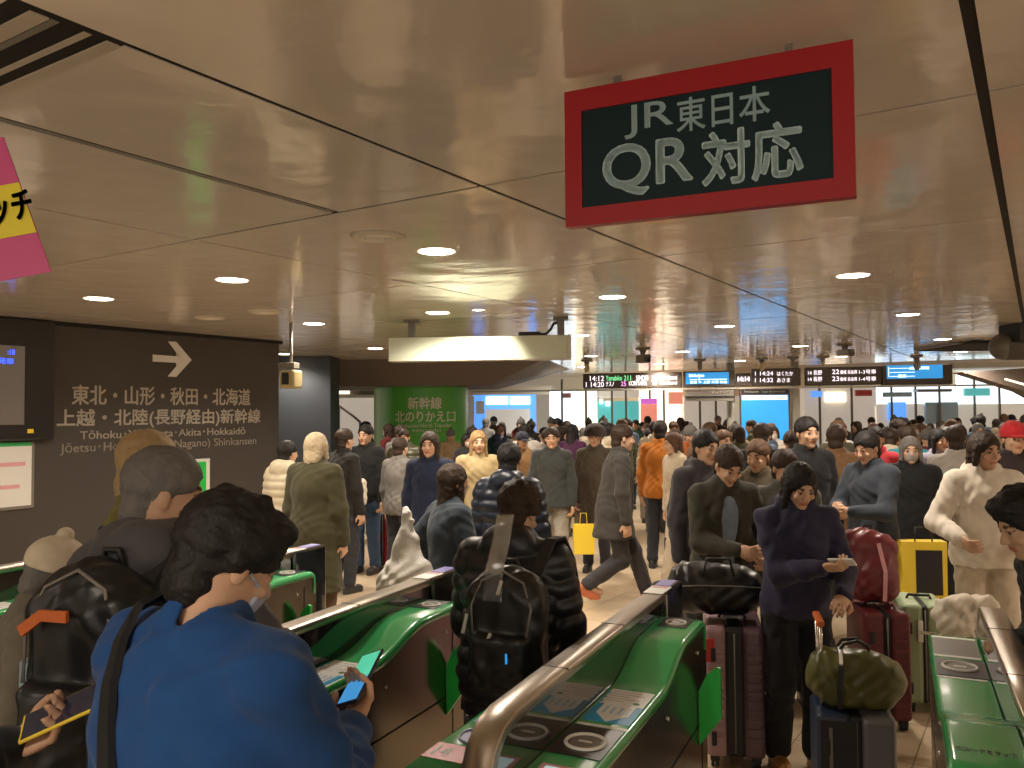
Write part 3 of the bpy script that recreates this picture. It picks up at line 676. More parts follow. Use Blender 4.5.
sp = bpy.data.lights.new('downlight', 'SPOT'); sp.energy = 75; sp.color = (1, .88, .68); sp.spot_size = R_(75); sp.spot_blend = .4; sp.shadow_soft_size = .05
so = link('picture_light', None, None); bpy.data.objects.remove(so)
q = (a+c)/2+Vector((.02, -.75, 0)); t2 = thing('ceiling_downlight', 'round spotlight in the ceiling aimed at the hanging light box', 'ceiling light', (q.x, q.y, CEIL))
m = MB(); m.cyl((0, 0, -.004), (0, 0, 0), .05, .05, MT['lamp'], 24); m.build('lens', t2); m = MB(); m.cyl((0, 0, -.006), (0, 0, .0), .062, .062, MT['lamprim'], 24, caps=False); m.build('rim', t2)
so = link('downlight', sp, t2, None, (0, 0, -.03)); so.rotation_euler = (R_(52), 0, 0)

# security cameras
def seccam(px, py, d, label, kind):
    p = atd(px, py, d); t = thing('security_camera', label, 'security camera', (p.x, p.y, CEIL), R_(20)); s = max(.10, CEIL-p.z)
    m = MB(); m.cyl((0, 0, -.03), (0, 0, 0), .10, .11, MT['grey'], 20); m.cyl((0, 0, -s*.5), (0, 0, -.03), .035, .05, MT['grey'], 14); m.build('mount', t)
    if kind:
        m = MB(); m.sph((0, 0, -s*.62), s*.36, MT['beige' if kind == 2 else 'grey'], 16, (.6, .6, 1)); m.build('dome', t)
    else:
        m = MB(); m.box((-.07, -.13, -s*1.0), (.07, .11, -s*.45), MT['grey'], r=.02); m.build('case', t); m = MB(); m.cyl((0, -.15, -s*.8), (0, -.12, -s*.8), .045, .05, MT['lens'], 16); m.build('lens', t)
seccam(643, 363, 12.4, 'grey ceiling camera above the left departure board', 0); seccam(845, 356, 11.9, 'large grey box camera above the right departure board', 0)
seccam(823, 366, 14.6, 'bullet shaped ceiling camera beside the large box camera', 2); seccam(762, 371, 15.0, 'pale dome camera above the platform clock', 2); seccam(793, 367, 14.8, 'small dark dome camera left of the bullet camera', 1)
seccam(587, 373, 15.2, 'pale dome camera at the left end of the departure boards', 2); seccam(917, 371, 14.6, 'small dome camera above the right blue screen', 1); seccam(700, 371, 15.3, 'small dark camera above the first blue screen', 1)

# departure boards
BO, BR = atd(583, 386, 17.2), atd(955, 382, 15.6); BO.z = BR.z = 0; BX = (BR-BO).normalized(); BN = Vector((BX.y, -BX.x, 0))
def bbox_(name, px0, py0, px1, py1, back, front, m, parent, r=0.):
    a = onplane(px0, 388, BO, BN); c = onplane(px1, 388, BO, BN); pm = (px0+px1)/2; zt, zb = onplane(pm, py0, BO, BN).z, onplane(pm, py1, BO, BN).z
    F = face_mat(((a.x+c.x)/2, (a.y+c.y)/2, (zt+zb)/2), BX, BN); W = (c-a).length; W = (Vector((c.x, c.y, 0))-Vector((a.x, a.y, 0))).length
    q = MB(); q.box((-W/2, -(zt-zb)/2, -back), (W/2, (zt-zb)/2, front), m, r=r, M=F); return q.build(name, parent)
def btext(body, px0, py0, px1, py1, m, parent, bold=.0, off=.012): return wall_text(body, px0, py0, px1, py1, m, parent, BO, BN, BX, bold, off)
def board(px0, px1, label, rows, group='departure boards hung across the hall', top=366, bot=387, screen=None):
    t = thing('departure_board', label, 'departure board', (0, 0, 0), 0, group)
    tp = lambda x: 376-(x-583)*(9/372) if x < 720 else 371.5-(x-720)*(5/235)
    bbox_('case', px0, tp((px0+px1)/2)-2, px1, bot, .25, .0, MT['board'], t, .01)
    for r in rows: btext(r[0], r[1], r[2], r[3], r[4], MT[r[5]], t, *r[6:])
    return t
board(583, 682, 'long black departure board at the left end of the row of boards', [
    ('14:12', 590, 376, 604, 381, 'led_w'), ('Yamabiko', 606, 375.5, 622, 380.5, 'led_g'), ('211', 624, 375.5, 631, 380.5, 'led_g'), ('SENDAI', 636, 375.5, 648, 380.5, 'led_w'), ('21', 652, 375.5, 657, 380, 'led_p'), ('1-4 Non-Reserved', 660, 375.5, 677, 379.5, 'led_w'),
    ('1 14:20', 586, 382, 604, 387, 'led_w'), ('ﾅｽﾉ', 606, 381.5, 614, 386.5, 'led_w'), ('25', 621, 381.5, 626, 386, 'led_p'), ('KORIYAMA', 629, 381, 647, 385.5, 'led_w'), ('20', 652, 380.5, 657, 385, 'led_w'), ('1-5 Non-Reserved', 660, 381, 677, 384.5, 'led_w')], bot=388)
t = board(683, 735, 'blue route map screen between the left board and the clock', [], bot=387); bbox_('screen', 686, 372.5, 729, 384, 0, .01, MT['scr'], t)
btext('Shinkansen', 689, 374, 704, 377, MT['scr_w'], t, .01, .014); bbox_('route_line', 690, 379, 727, 379.8, 0, .014, MT['scr_w'], t); bbox_('route_line', 699, 374, 699.7, 383, 0, .014, MT['scr_w'], t); btext('■■■■ ■■■ 6■1■0', 690, 380.5, 727, 383, MT['scr_w'], t, .01, .014) if 0 else btext('東京 → 上野 大宮 仙台', 690, 380.7, 727, 383.3, MT['scr_w'], t, .01, .014)
t = thing('platform_clock', 'grey digital clock reading 14:14 between the boards', 'clock', (0, 0, 0)); bbox_('case', 736, 373, 751, 385.5, .2, .0, MT['board'], t, .01); bbox_('face', 737, 376, 750.3, 382, 0, .006, MT['duct'], t); btext('14:14', 738, 376.8, 749.5, 381.2, MT['led_w'], t, .02)
board(752, 801, 'black departure board just right of the clock', [('1 14:24', 755, 371.5, 773, 375.5, 'led_w'), ('はくたか', 777, 371.5, 793, 375.8, 'led_w'), ('1 14:32', 755, 378, 773, 382.3, 'led_w'), ('あさま', 777, 378, 790, 382.3, 'led_w')], bot=385.5)
board(806, 882, 'long black departure board showing platforms 22 and 23', [('14 長野', 808, 370.5, 822, 375, 'led_w'), ('22', 832, 369.5, 839, 374, 'led_w'), ('番線 自由席', 840, 370, 857, 374, 'led_w'), ('1-3号車', 859, 369.5, 876, 374, 'led_w'),
    ('14 長野', 808, 377, 822, 381.5, 'led_w'), ('23', 832, 376.5, 839, 381, 'led_w'), ('番線 自由席', 840, 377, 857, 381, 'led_w'), ('1-4号車', 859, 376.5, 876, 381, 'led_w')], bot=385)
t = board(883, 953, 'blue route map screen at the right end of the boards', [], bot=384.5); bbox_('screen', 887, 365, 943, 378.5, 0, .01, MT['scr'], t)
for y in (368, 372, 376): bbox_('route_line', 890, y, 915, y+.7, 0, .014, MT['scr_w'], t)
bbox_('route_line', 888.5, 367, 889.3, 377, 0, .014, MT['scr_w'], t); btext('上越 北陸 新幹線', 909, 366.5, 929, 369.5, MT['scr_w'], t, .01, .014); btext('東京', 898, 374.5, 906, 377.5, MT['scr_w'], t, .01, .014)
# beam carrying the boards, and the posts
t = thing('board_beam', 'pale horizontal beam running under the departure boards', 'beam', (0, 0, 0)); bbox_('beam', 470, 387.4, 1010, 388.8, .3, .02, MT['boxend'], t)
for px, l in ((737, 'pale square post left of the kiosk screen'), (803, 'pale square post right of the kiosk screen')):
    p = onplane(px, 388, BO, BN); m = MB(); m.box((p.x-.07, p.y+.42, 0), (p.x+.07, p.y+.56, CEIL), MT['boxend'], r=.01); tag(m.build('board_post'), l, 'post', 'posts carrying the departure boards')
# kiosk screen under the clock
t = thing('kiosk_screen', 'tall blue information screen with a black header below the clock', 'screen', (0, 0, 0))
bbox_('case', 739.5, 389.2, 790, 470, .2, .0, MT['board'], t, .01); bbox_('header', 741, 389.5, 788, 393.5, 0, .01, MT['black'], t); btext('Shinkansen  Train Information', 744, 390.3, 785, 392.6, MT['white'], t, .008, .014)
bbox_('screen', 741, 395, 788, 440, 0, .01, MT['scr'], t); bbox_('schedule_band', 742, 395.5, 787, 399.8, 0, .014, MT['scr_w'], t); btext('東京 上野 大宮 長野', 744, 396.3, 785, 399, MT['scr'], t, .01, .018)
# dark louvred shutter under the first blue screen
t = thing('dark_shutter', 'dark roller shutter with white notice text below the blue screen', 'shutter', (0, 0, 0)); bbox_('slats', 685, 390, 734, 401, .12, .0, MT['grey'], t); bbox_('slats', 685, 396, 734, 397.5, 0, .02, MT['black'], t); btext('Tickets', 711, 391.5, 731, 393.5, MT['letter'], t, .008, .014)

# shops beyond the boards
SY = 26.5
def sbox(name, px0, py0, px1, py1, y0, y1, m, parent=None, r=0.):
    a, c = atd(px0, py1, y0), atd(px1, py0, y0); zb = 0 if py1 >= 469 else max(0, a.z); q = MB(); q.box((a.x, y0, zb), (c.x, y1, c.z), m, r=r); return q.build(name, parent)
def shop(name, label, cat, parts):
    t = thing(name, label, cat, (0, 0, 0))
    for p in parts: sbox(p[0], *p[1:7], MT[p[7]], t)
    return t
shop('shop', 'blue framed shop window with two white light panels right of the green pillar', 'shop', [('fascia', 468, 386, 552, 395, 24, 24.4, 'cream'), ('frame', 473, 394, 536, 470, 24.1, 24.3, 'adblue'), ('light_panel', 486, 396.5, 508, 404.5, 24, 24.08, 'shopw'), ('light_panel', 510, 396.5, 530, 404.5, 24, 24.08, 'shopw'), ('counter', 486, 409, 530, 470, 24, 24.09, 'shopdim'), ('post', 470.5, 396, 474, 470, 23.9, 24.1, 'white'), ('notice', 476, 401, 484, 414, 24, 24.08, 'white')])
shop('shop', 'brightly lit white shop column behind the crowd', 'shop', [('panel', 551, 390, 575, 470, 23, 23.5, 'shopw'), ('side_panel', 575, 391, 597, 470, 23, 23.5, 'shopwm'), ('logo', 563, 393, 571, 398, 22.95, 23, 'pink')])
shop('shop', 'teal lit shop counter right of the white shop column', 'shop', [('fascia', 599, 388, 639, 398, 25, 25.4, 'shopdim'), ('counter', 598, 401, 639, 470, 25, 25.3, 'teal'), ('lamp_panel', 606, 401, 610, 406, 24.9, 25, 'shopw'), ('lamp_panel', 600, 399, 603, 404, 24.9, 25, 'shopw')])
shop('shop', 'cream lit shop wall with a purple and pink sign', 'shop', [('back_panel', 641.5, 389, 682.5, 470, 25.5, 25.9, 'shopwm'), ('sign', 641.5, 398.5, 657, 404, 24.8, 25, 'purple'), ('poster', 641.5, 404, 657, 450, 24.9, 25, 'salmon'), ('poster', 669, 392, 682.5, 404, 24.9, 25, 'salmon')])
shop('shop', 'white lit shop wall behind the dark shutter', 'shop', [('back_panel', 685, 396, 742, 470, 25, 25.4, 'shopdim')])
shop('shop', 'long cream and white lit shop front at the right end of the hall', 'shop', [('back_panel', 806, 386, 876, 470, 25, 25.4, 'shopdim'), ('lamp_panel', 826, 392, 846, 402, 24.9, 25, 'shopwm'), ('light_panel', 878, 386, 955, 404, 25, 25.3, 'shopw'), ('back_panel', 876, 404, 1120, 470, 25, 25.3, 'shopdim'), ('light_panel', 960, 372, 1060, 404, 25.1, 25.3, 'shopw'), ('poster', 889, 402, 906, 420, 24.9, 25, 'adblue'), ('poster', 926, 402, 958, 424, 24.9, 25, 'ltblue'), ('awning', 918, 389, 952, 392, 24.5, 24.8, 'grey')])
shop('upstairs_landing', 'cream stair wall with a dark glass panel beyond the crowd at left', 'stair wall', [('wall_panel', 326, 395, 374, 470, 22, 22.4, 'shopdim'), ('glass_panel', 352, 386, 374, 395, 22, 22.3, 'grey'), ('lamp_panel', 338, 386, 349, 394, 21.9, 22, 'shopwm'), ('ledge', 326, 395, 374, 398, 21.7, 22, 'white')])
for lab, L in (('thin grey glazing uprights of the lit shops left of the kiosk screen', ((562, 22.9), (586, 22.9), (612, 24.7), (626, 24.7), (650, 25.3), (664, 25.3), (700, 24.8), (716, 24.8))), ('thin grey glazing uprights of the lit shops right of the kiosk screen', ((820, 24.8), (852, 24.8), (892, 24.8), (916, 24.8), (940, 24.8), (975, 24.8), (1000, 24.8)))):
    t = thing('glazed_screen', lab, 'glazed screen', (0, 0, 0))
    for px, y in L: a = atd(px, 400, y); m = MB(); m.box((a.x-.03, y, 0), (a.x+.03, y+.06, 2.75), MT['grey'], r=.006); m.build('upright', t)
shop('notice_rail', 'row of small notices above the shop fronts at right', 'sign', [('notice', 812, 391, 822, 397, 24.6, 24.7, 'adblue'), ('notice', 856, 390, 872, 396, 24.6, 24.7, 'red'), ('notice', 884, 392, 912, 397, 24.6, 24.7, 'ltblue'), ('notice', 965, 388, 990, 396, 24.6, 24.7, 'teal'), ('rail', 806, 388.5, 1000, 390, 24.65, 24.75, 'grey')])
m = MB(); m.tube([atd(339, 406, 21.5), atd(353, 416, 20), atd(360, 422, 19.5)], .03, MT['grey']); m.tube([atd(339, 406, 21.5), Vector((atd(339, 406, 21.5).x, 21.5, 0))], .025, MT['grey']); m.tube([atd(360, 422, 19.5), Vector((atd(360, 422, 19.5).x, 19.5, 0))], .025, MT['grey']); tag(m.build('stair_handrail'), 'pale sloping handrail in front of the cream stair wall', 'handrail')

# round beam and hatch at right, cream bulkhead below
p0 = atd(1004, 352, 9.4); t = thing('ceiling_duct', 'thick dark grey round duct under the ceiling at the right edge', 'duct', (0, 0, 0))
m = MB(); m.cyl((p0.x, 9.4, p0.z+.06), (p0.x+2.2, 9.0, p0.z+.06), .155, .155, MT['duct'], 32); m.sph((p0.x, 9.4, p0.z+.06), .155, MT['duct'], 24); m.build('pipe', t)
m = MB(); m.box((p0.x+.0, 9.1, p0.z+.1), (p0.x+2.2, 9.5, CEIL), MT['black'], r=.01); m.build('hanger_box', t)
a, c = atz(950, 343.5, CEIL-.03), atz(985, 350.5, CEIL-.03); m = MB(); m.box((a.x+.1, c.y-.2, CEIL-.035), (c.x+.1, a.y, CEIL-.005), MT['grey'], r=.004); m.box((a.x+.2, c.y-.1, CEIL-.045), (c.x, a.y-.2, CEIL-.034), MT['dark']); tag(m.build('ceiling_hatch'), 'dark open hatch panel in the ceiling left of the round duct', 'hatch')
t = thing('bulkhead', 'cream sloping bulkhead with warm strip light under the duct at right', 'bulkhead', (0, 0, 0))
m = MB(); a = [atd(962, 372, 14), atd(1060, 366, 13.4), atd(1060, 410, 13.4), atd(1024, 391, 13.6)]
f = [m.bm.verts.new(p) for p in a]; g = [m.bm.verts.new(p+Vector((.1, .5, 0))) for p in a]; m.bm.faces.new(f); m.bm.faces.new(g[::-1])
for k in range(4): m.bm.faces.new((f[k], g[k], g[(k+1) % 4], f[(k+1) % 4]))
m.mi(MT['soffit']); m.build('panel', t)
m = MB(); m.strip([atd(1005, 379, 13.3), atd(1026, 385, 13.1)], .05, .03, MT['shopwm']); m.build('strip_light', t)
t = thing('cross_beam', 'pale cross beam at ceiling level right of the boards', 'beam', (0, 0, 0)); bbox_('beam', 953, 362, 1060, 367, .2, .1, MT['boxend'], t)

# ------------------------------------------------------------------ the hanging red framed sign
SN = -uv(1, 0, 0, AZG); SX = uv(0, 1, 0, AZG)                 # faces back along the gates
so_ = atd(567, 160, 2.36); 
tl, bl = onplane(565, 92, so_, SN), onplane(570, 227, so_, SN); tr, br_ = onplane(853, 41, so_, SN), onplane(855, 197, so_, SN)
W = (tr-tl).xy.length; ztop = (tl.z+tr.z)/2; zbot = (bl.z+br_.z)/2; ctr = (tl+tr)/2; SC = Vector((ctr.x, ctr.y, (ztop+zbot)/2)); HS = ztop-zbot
t = thing('hanging_sign', 'red framed black sign with pale lettering hanging below the ceiling', 'sign', SC)
F = face_mat((0, 0, 0), SX, SN)
m = MB(); bw = W*.066; bt = HS*.13; bu = HS*.16
m.box((-W/2, -HS/2, -.03), (W/2, -HS/2+bt, .006), MT['signred'], M=F); m.box((-W/2, HS/2-bu, -.03), (W/2, HS/2, .006), MT['signred'], M=F)
m.box((-W/2, -HS/2+bt, -.03), (-W/2+bw, HS/2-bu, .006), MT['signred'], M=F); m.box((W/2-bw, -HS/2+bt, -.03), (W/2, HS/2-bu, .006), MT['signred'], M=F); m.build('frame', t)
m = MB(); m.box((-W/2+bw, -HS/2+bt, -.028), (W/2-bw, HS/2-bu, .001), MT['signbk'], M=F); m.build('panel', t)
def stext(body, px0, px1, y0, y1, bold):
    a, c = onplane(px0, (y0+y1)/2, SC, SN), onplane(px1, (y0+y1)/2, SC, SN); x0, x1 = (a-SC).dot(SX), (c-SC).dot(SX); pm = (px0+px1)/2; zt, zb = onplane(pm, y0, SC, SN).z-SC.z, onplane(pm, y1, SC, SN).z-SC.z
    lettering(body, x1-x0, zt-zb, F @ Matrix.Translation(((x0+x1)/2, (zt+zb)/2, .003)), MT['signtx'], t, .0006, bold)
stext('JR', 625, 673, 103, 136, .01); stext('東日本', 677, 770, 92, 126, .01); stext('QR', 604, 692, 142, 193, .03); stext('対応', 703, 802, 127, 181, .03)
m = MB()
for x in (-W*.3, W*.3): m.box((x-.01, HS/2, -.02), (x+.01, HS/2+max(.01, CEIL-SC.z-HS/2), -.008), MT['grey'], M=F)
m.build('hanger', t)
print('SIGN', SC, W, HS, ztop)

# pink poster at the left edge
YD = 1.75; o0 = Vector((0, YD, 0)); nn = Vector((0, -1, 0))
q = lambda px, py: onplane(px, py, o0, nn)
org = q(52, 272); ex = (q(52, 268.5)-q(0, 278)).normalized(); ey = (q(4, 134)-q(52, 268.5)).normalized()
t = thing('pink_poster', 'glossy pink vinyl notice with a yellow band hanging at the left edge', 'poster', org)
Wp = .42; Hp = (q(4, 134)-q(52, 268.5)).length
def para(x0, y0, x1, y1, z, th, mt_, name):
    m = MB(); P = [ex*x+ey*y+Vector((0, -z, 0)) for x, y in ((x0, y0), (x1, y0), (x1, y1), (x0, y1))]; f = [m.bm.verts.new(p) for p in P]; g = [m.bm.verts.new(p+Vector((0, -th, 0))) for p in P]
    m.bm.faces.new(f); m.bm.faces.new(g[::-1])
    for k in range(4): m.bm.faces.new((f[k], g[k], g[(k+1) % 4], f[(k+1) % 4]))
    m.mi(MT[mt_]); m.build(name, t)
para(-Wp, 0, 0, Hp, 0, .004, 'hotpink', 'sheet'); para(-Wp, Hp*.29, 0, Hp*.66, .005, .001, 'posteryel', 'yellow_band')
xx = ex; M = Matrix((ex, Vector((0, 0, 1)) if 0 else (ey-ex*ey.dot(ex)).normalized(), Vector((0, -1, 0)))).transposed().to_4x4()
c0 = q(14, 208)-org; M.translation = c0+Vector((0, -.008, 0)); lettering('ッチ', .085, .062, M, MT['ink'], t, bold=.03)
m = MB(); m.tube([ex*(-.05)+ey*Hp, Vector((ex.x*-.12+ey.x*Hp, 0, CEIL-org.z))], .003, MT['clear'], 6); m.tube([ex*(-.35)+ey*Hp, Vector((ex.x*-.35+ey.x*Hp, 0, CEIL-org.z))], .003, MT['clear'], 6); m.build('cord', t)

# ================================================================== TICKET GATES
def deck_path():
    P = [(-1.65, .91), (-1.4, .91), (-1.1, .91), (-.9, .91), (-.70, .91)]
    for k in range(1, 13):
        f = k/12; P.append((-.70+.38*f, .91+.09*(f*f*(3-2*f))))
    P += [(-.2, 1.0), (-.06, 1.0)]
    for k in range(1, 7): a = k/6*math.pi/2; P.append((-.05+.05*math.sin(a), .95+.05*math.cos(a)))
    P.append((0, .88)); return P
def make_gate(label, plain=False):
    t = thing('ticket_gate', label, 'ticket gate', (0, 0, 0), -AZG, 'row of automatic ticket gates')
    P = deck_path()
    # steel body: side profile extruded
    m = MB(); prof = [(-1.65, 0)]+[(y-.002 if y > -.01 else y, z-.03) for y, z in P]+[(-.002, 0)]
    m.prism(prof, -.20, -.004, 0, MT['side']); m.box((-.445, -1.65, 0), (-.20, -.76, .915), MT['side'], r=.01); m.box((-.255, -1.6, 0), (-.19, .0, .95), MT['side']); m.build('body', t)
    m = MB()
    m.box((-.0045, -1.65, .615), (-.0025, -.10, .622), MT['dark']); m.box((-.0045, -.105, .0), (-.0025, -.098, .93), MT['dark']); m.box((-.0045, -1.65, .08), (-.0025, 0, .086), MT['dark']); m.build('panel_seam', t)
    for y, z in ((-.62, .80), (-.62, .45), (-.16, .90), (-1.3, .45)):
        m = MB(); m.cyl((-.005, y, z), (.002, y, z), .008, .007, MT['chrome'], 12); m.build('screw', t)
    # green decks
    def sweep(xs, P, mt_, name):
        m = MB(); R = []; N = len(P)
        for k, (y, z) in enumerate(P):
            a, b_ = P[max(k-1, 0)], P[min(k+1, N-1)]; d = Vector((0, b_[0]-a[0], b_[1]-a[1])).normalized(); nz = Vector((0, -d.z, d.y))
            R.append([m.bm.verts.new(Vector((x, y, z))-nz*q) for x, q in xs])
        for A, B in zip(R, R[1:]):
            for j in range(len(xs)): m.bm.faces.new((A[j], A[(j+1) % len(xs)], B[(j+1) % len(xs)], B[j])).smooth = True
        m.bm.faces.new(R[0]); m.bm.faces.new(R[-1][::-1]); m.mi(mt_); return m.build(name, t)
    sec = [(-.180, .03), (-.180, 0), (-.175, 0), (-.02, 0), (-.013, .001), (-.006, .005), (-.001, .013), (0, .03)]
    sweep(sec, P, MT['green'], 'deck')
    P2 = [(-1.65, .94), (-1.3, .94), (-.95, .94)]+[(-.80+.06*math.sin(a), .88+.06*math.cos(a)) for a in [k/6*math.pi/2 for k in range(7)]]
    sweep([(-.257, .03), (-.257, 0), (-.43, 0), (-.440, .004), (-.446, .012), (-.448, .03)], P2, MT['green'], 'side_deck')
    # black glass fin and steel ridge
    m = MB(); m.prism([(-1.63, .90), (-1.53, 1.04), (-1.46, 1.06), (-.02, 1.06), (.0, 1.05), (.0, .90)], -.188, -.181, 0, MT['blackgloss']); m.prism([(-1.63, .90), (-1.53, 1.04), (-1.46, 1.06), (.0, 1.06), (.0, .90)], -.257, -.250, 0, MT['black']); m.build('glass_fin', t)
    rp = [(-1.66, .89), (-1.63, .95), (-1.59, 1.02), (-1.54, 1.062), (-1.46, 1.08), (-1.2, 1.083), (-.6, 1.083), (0.02, 1.083)]
    sweep([(-.262, .03), (-.262, .004), (-.258, 0), (-.182, 0), (-.178, .004), (-.178, .03)], rp, MT['steel'], 'ridge_rail')
    for y in (-.55, -1.1):
        m = MB(); m.box((-.2625, y-.0015, 1.076), (-.1775, y+.0015, 1.0842), MT['dark']); m.build('rail_joint', t)
    m = MB(); m.box((-.27, .02, .0), (-.17, .30, 1.085), MT['blackgloss'], r=.012); m.build('end_post', t)
    m = MB(); m.box((-.262, -.02, 1.0835), (-.178, .13, 1.0875), MT['paper'], r=.001); m.build('sticker', t); m = MB(); m.box((-.255, .14, 1.0855), (-.19, .27, 1.0885), MT['violet']); m.box((-.255, .09, 1.0876), (-.19, .12, 1.089), MT['pink']); m.build('sticker', t)
    # card reader, poster, screens
    def reader(x, y, z, s=1.):
        m = MB(); m.box((x-.085*s, y-.10*s, z), (x+.078*s, y+.12*s, z+.0015), MT['bezel']); m.build('reader_panel', t)
        m = MB(); m.tube([(x+.056*s*math.cos(a/18*math.pi), y+.056*s*math.sin(a/18*math.pi), z+.0025) for a in range(36)], .006*s, MT['ringw'], 6, True); o = m.build('reader_ring', t)
        m = MB(); m.cyl((x, y, z+.001), (x, y, z+.004), .045*s, .043*s, MT['grey'], 28); m.box((x-.02*s, y-.006*s, z+.004), (x+.02*s, y+.006*s, z+.0045), MT['paper']); m.build('reader_pad', t)
    reader(-.092, -1.19, .911)
    if not plain: reader(-.095, -.13, 1.001, .7)
    m = MB(); m.box((-.168, -1.062, .9105), (-.012, -1.045, .9115), MT['paper']); m.build('white_strip', t)
    if plain:
        m = MB(); m.box((-.170, -1.60, .9103), (-.012, -1.31, .9112), MT['grey']); m.box((-.170, -1.34, .9112), (-.012, -1.315, .9122), MT['paper']); m.box((-.170, -1.625, .9105), (-.012, -1.60, .912), MT['paper']); m.build('display', t)
        lettering('ICカードをタッチ', .13, .03, Matrix.Translation((-.09, -.13, 1.0005)) @ Matrix.Rotation(math.pi, 4, 'Z'), MT['paper'], t, .0006, .02)
    else: guide(t)
    if not plain: side_bits(t)
    m = MB(); m.prism([(0, .545), (0, .755), (.03, .82), (.07, .855), (.085, .85), (.085, .66)], -.165, -.145, 1, MT['flap']); m.build('door_leaf', t)
    return t
def guide(t):
    m = MB(); m.prism([(-.165, -.72), (-.02, -.72), (-.02, -.865), (-.165, -.865)], .9105, .9113, 2, MT['paper'])
    for k in range(5): m.box((-.155, -.745-.022*k, .9114), (-.155+(.10, .115, .07, .11, .06)[k], -.738-.022*k, .9117), MT['letterdim'])
    m.sph((-.05, -.835, .9114), .012, MT['text_green'], 12, (1, 1, .05))
    m.prism([(-.168, -.865), (-.017, -.865), (-.017, -1.02), (-.168, -1.02)], .9103, .9110, 2, MT['blue']); m.prism([(-.145, -.865), (-.04, -.865), (-.04, -.95), (-.0925, -1.015), (-.145, -.95)], .9110, .9116, 2, MT['paper'])
    for k in range(4): m.box((-.130+k*.024, -.945, .9116), (-.120+k*.024, -.885, .9119), MT['ltblue'])
    for k in range(6): m.prism([(-.168, -.75-k*.04), (-.156, -.765-k*.04), (-.168, -.78-k*.04)], .9117, .9121, 2, MT['blue'])
    m.build('guide_poster', t)
    m = MB(); m.box((-.15, -1.50, .9105), (-.03, -1.36, .912), MT['pink'], r=.0005); m.box((-.135, -1.485, .912), (-.045, -1.375, .9125), MT['lcd']); m.build('display', t)
def side_bits(t):
    m = MB(); m.box((-.42, -1.12, .9405), (-.275, -.93, .944), MT['paper'], r=.001); m.box((-.41, -1.11, .944), (-.285, -.94, .9445), MT['lcd']); m.build('side_display', t)
    m = MB(); m.box((-.42, -1.25, .9405), (-.275, -1.15, .942), MT['blue'], r=.0005); m.prism([(-.36, -1.16), (-.33, -1.24), (-.32, -1.16), (-.29, -1.24), (-.30, -1.16)][:3], .942, .9424, 2, MT['paper']); m.build('sticker', t)
    m = MB(); m.cyl((-.35, -1.345, .9405), (-.35, -1.345, .9425), .060, .060, MT['violet'], 32); m.tube([(-.35+.055*math.cos(a/12*math.pi), -1.345+.055*math.sin(a/12*math.pi), .943) for a in range(24)], .004, MT['ltblue'], 5, True); m.build('round_sticker', t)
    m = MB(); m.box((-.435, -1.52, .9405), (-.268, -1.42, .942), MT['red'], r=.0005); m.box((-.32, -1.50, .942), (-.27, -1.44, .9425), MT['yellow']); m.build('red_sticker', t)
    lettering('14', .045, .055, Matrix.Translation((-.395, -1.47, .9422)), MT['paper'], t, .0006, .03)
def copy_tree(o, parent=None):
    c = o.copy(); COL.objects.link(c)
    if parent is not None: c.parent = parent
    for ch in list(o.children): copy_tree(ch, c)
    return c
gate0 = make_gate('ticket gate in the middle with the poster stickers facing the viewer'); gate0.location = uv(3.42, -.735, 0, AZG)
def gate(s, tt, label, flip=False):
    g = copy_tree(gate0); g.location = uv(s, tt, 0, AZG); g['label'] = label
    if flip: g.rotation_euler = (0, 0, -AZG+math.pi)
    return g
gate(3.30, -1.80, 'ticket gate left of the black backpack, its steel side facing us')
g = make_gate('ticket gate at the right edge with a plain glossy green deck and round reader', True); g.location = uv(2.24, .085, 0, AZG); g.rotation_euler = (0, 0, -AZG+math.pi)
gate(3.62, -2.88, 'ticket gate glimpsed between the grey haired man and the blue jacket')
gate(3.42, -3.95, 'ticket gate below the narrow green wall notice, far left')
g = gate(1.93, -2.84, 'ticket gate whose green corner shows at the lower left edge')
for c in list(g.children):
    if c.name.split('.')[0] in ('end_post', 'sticker'): bpy.data.objects.remove(c)

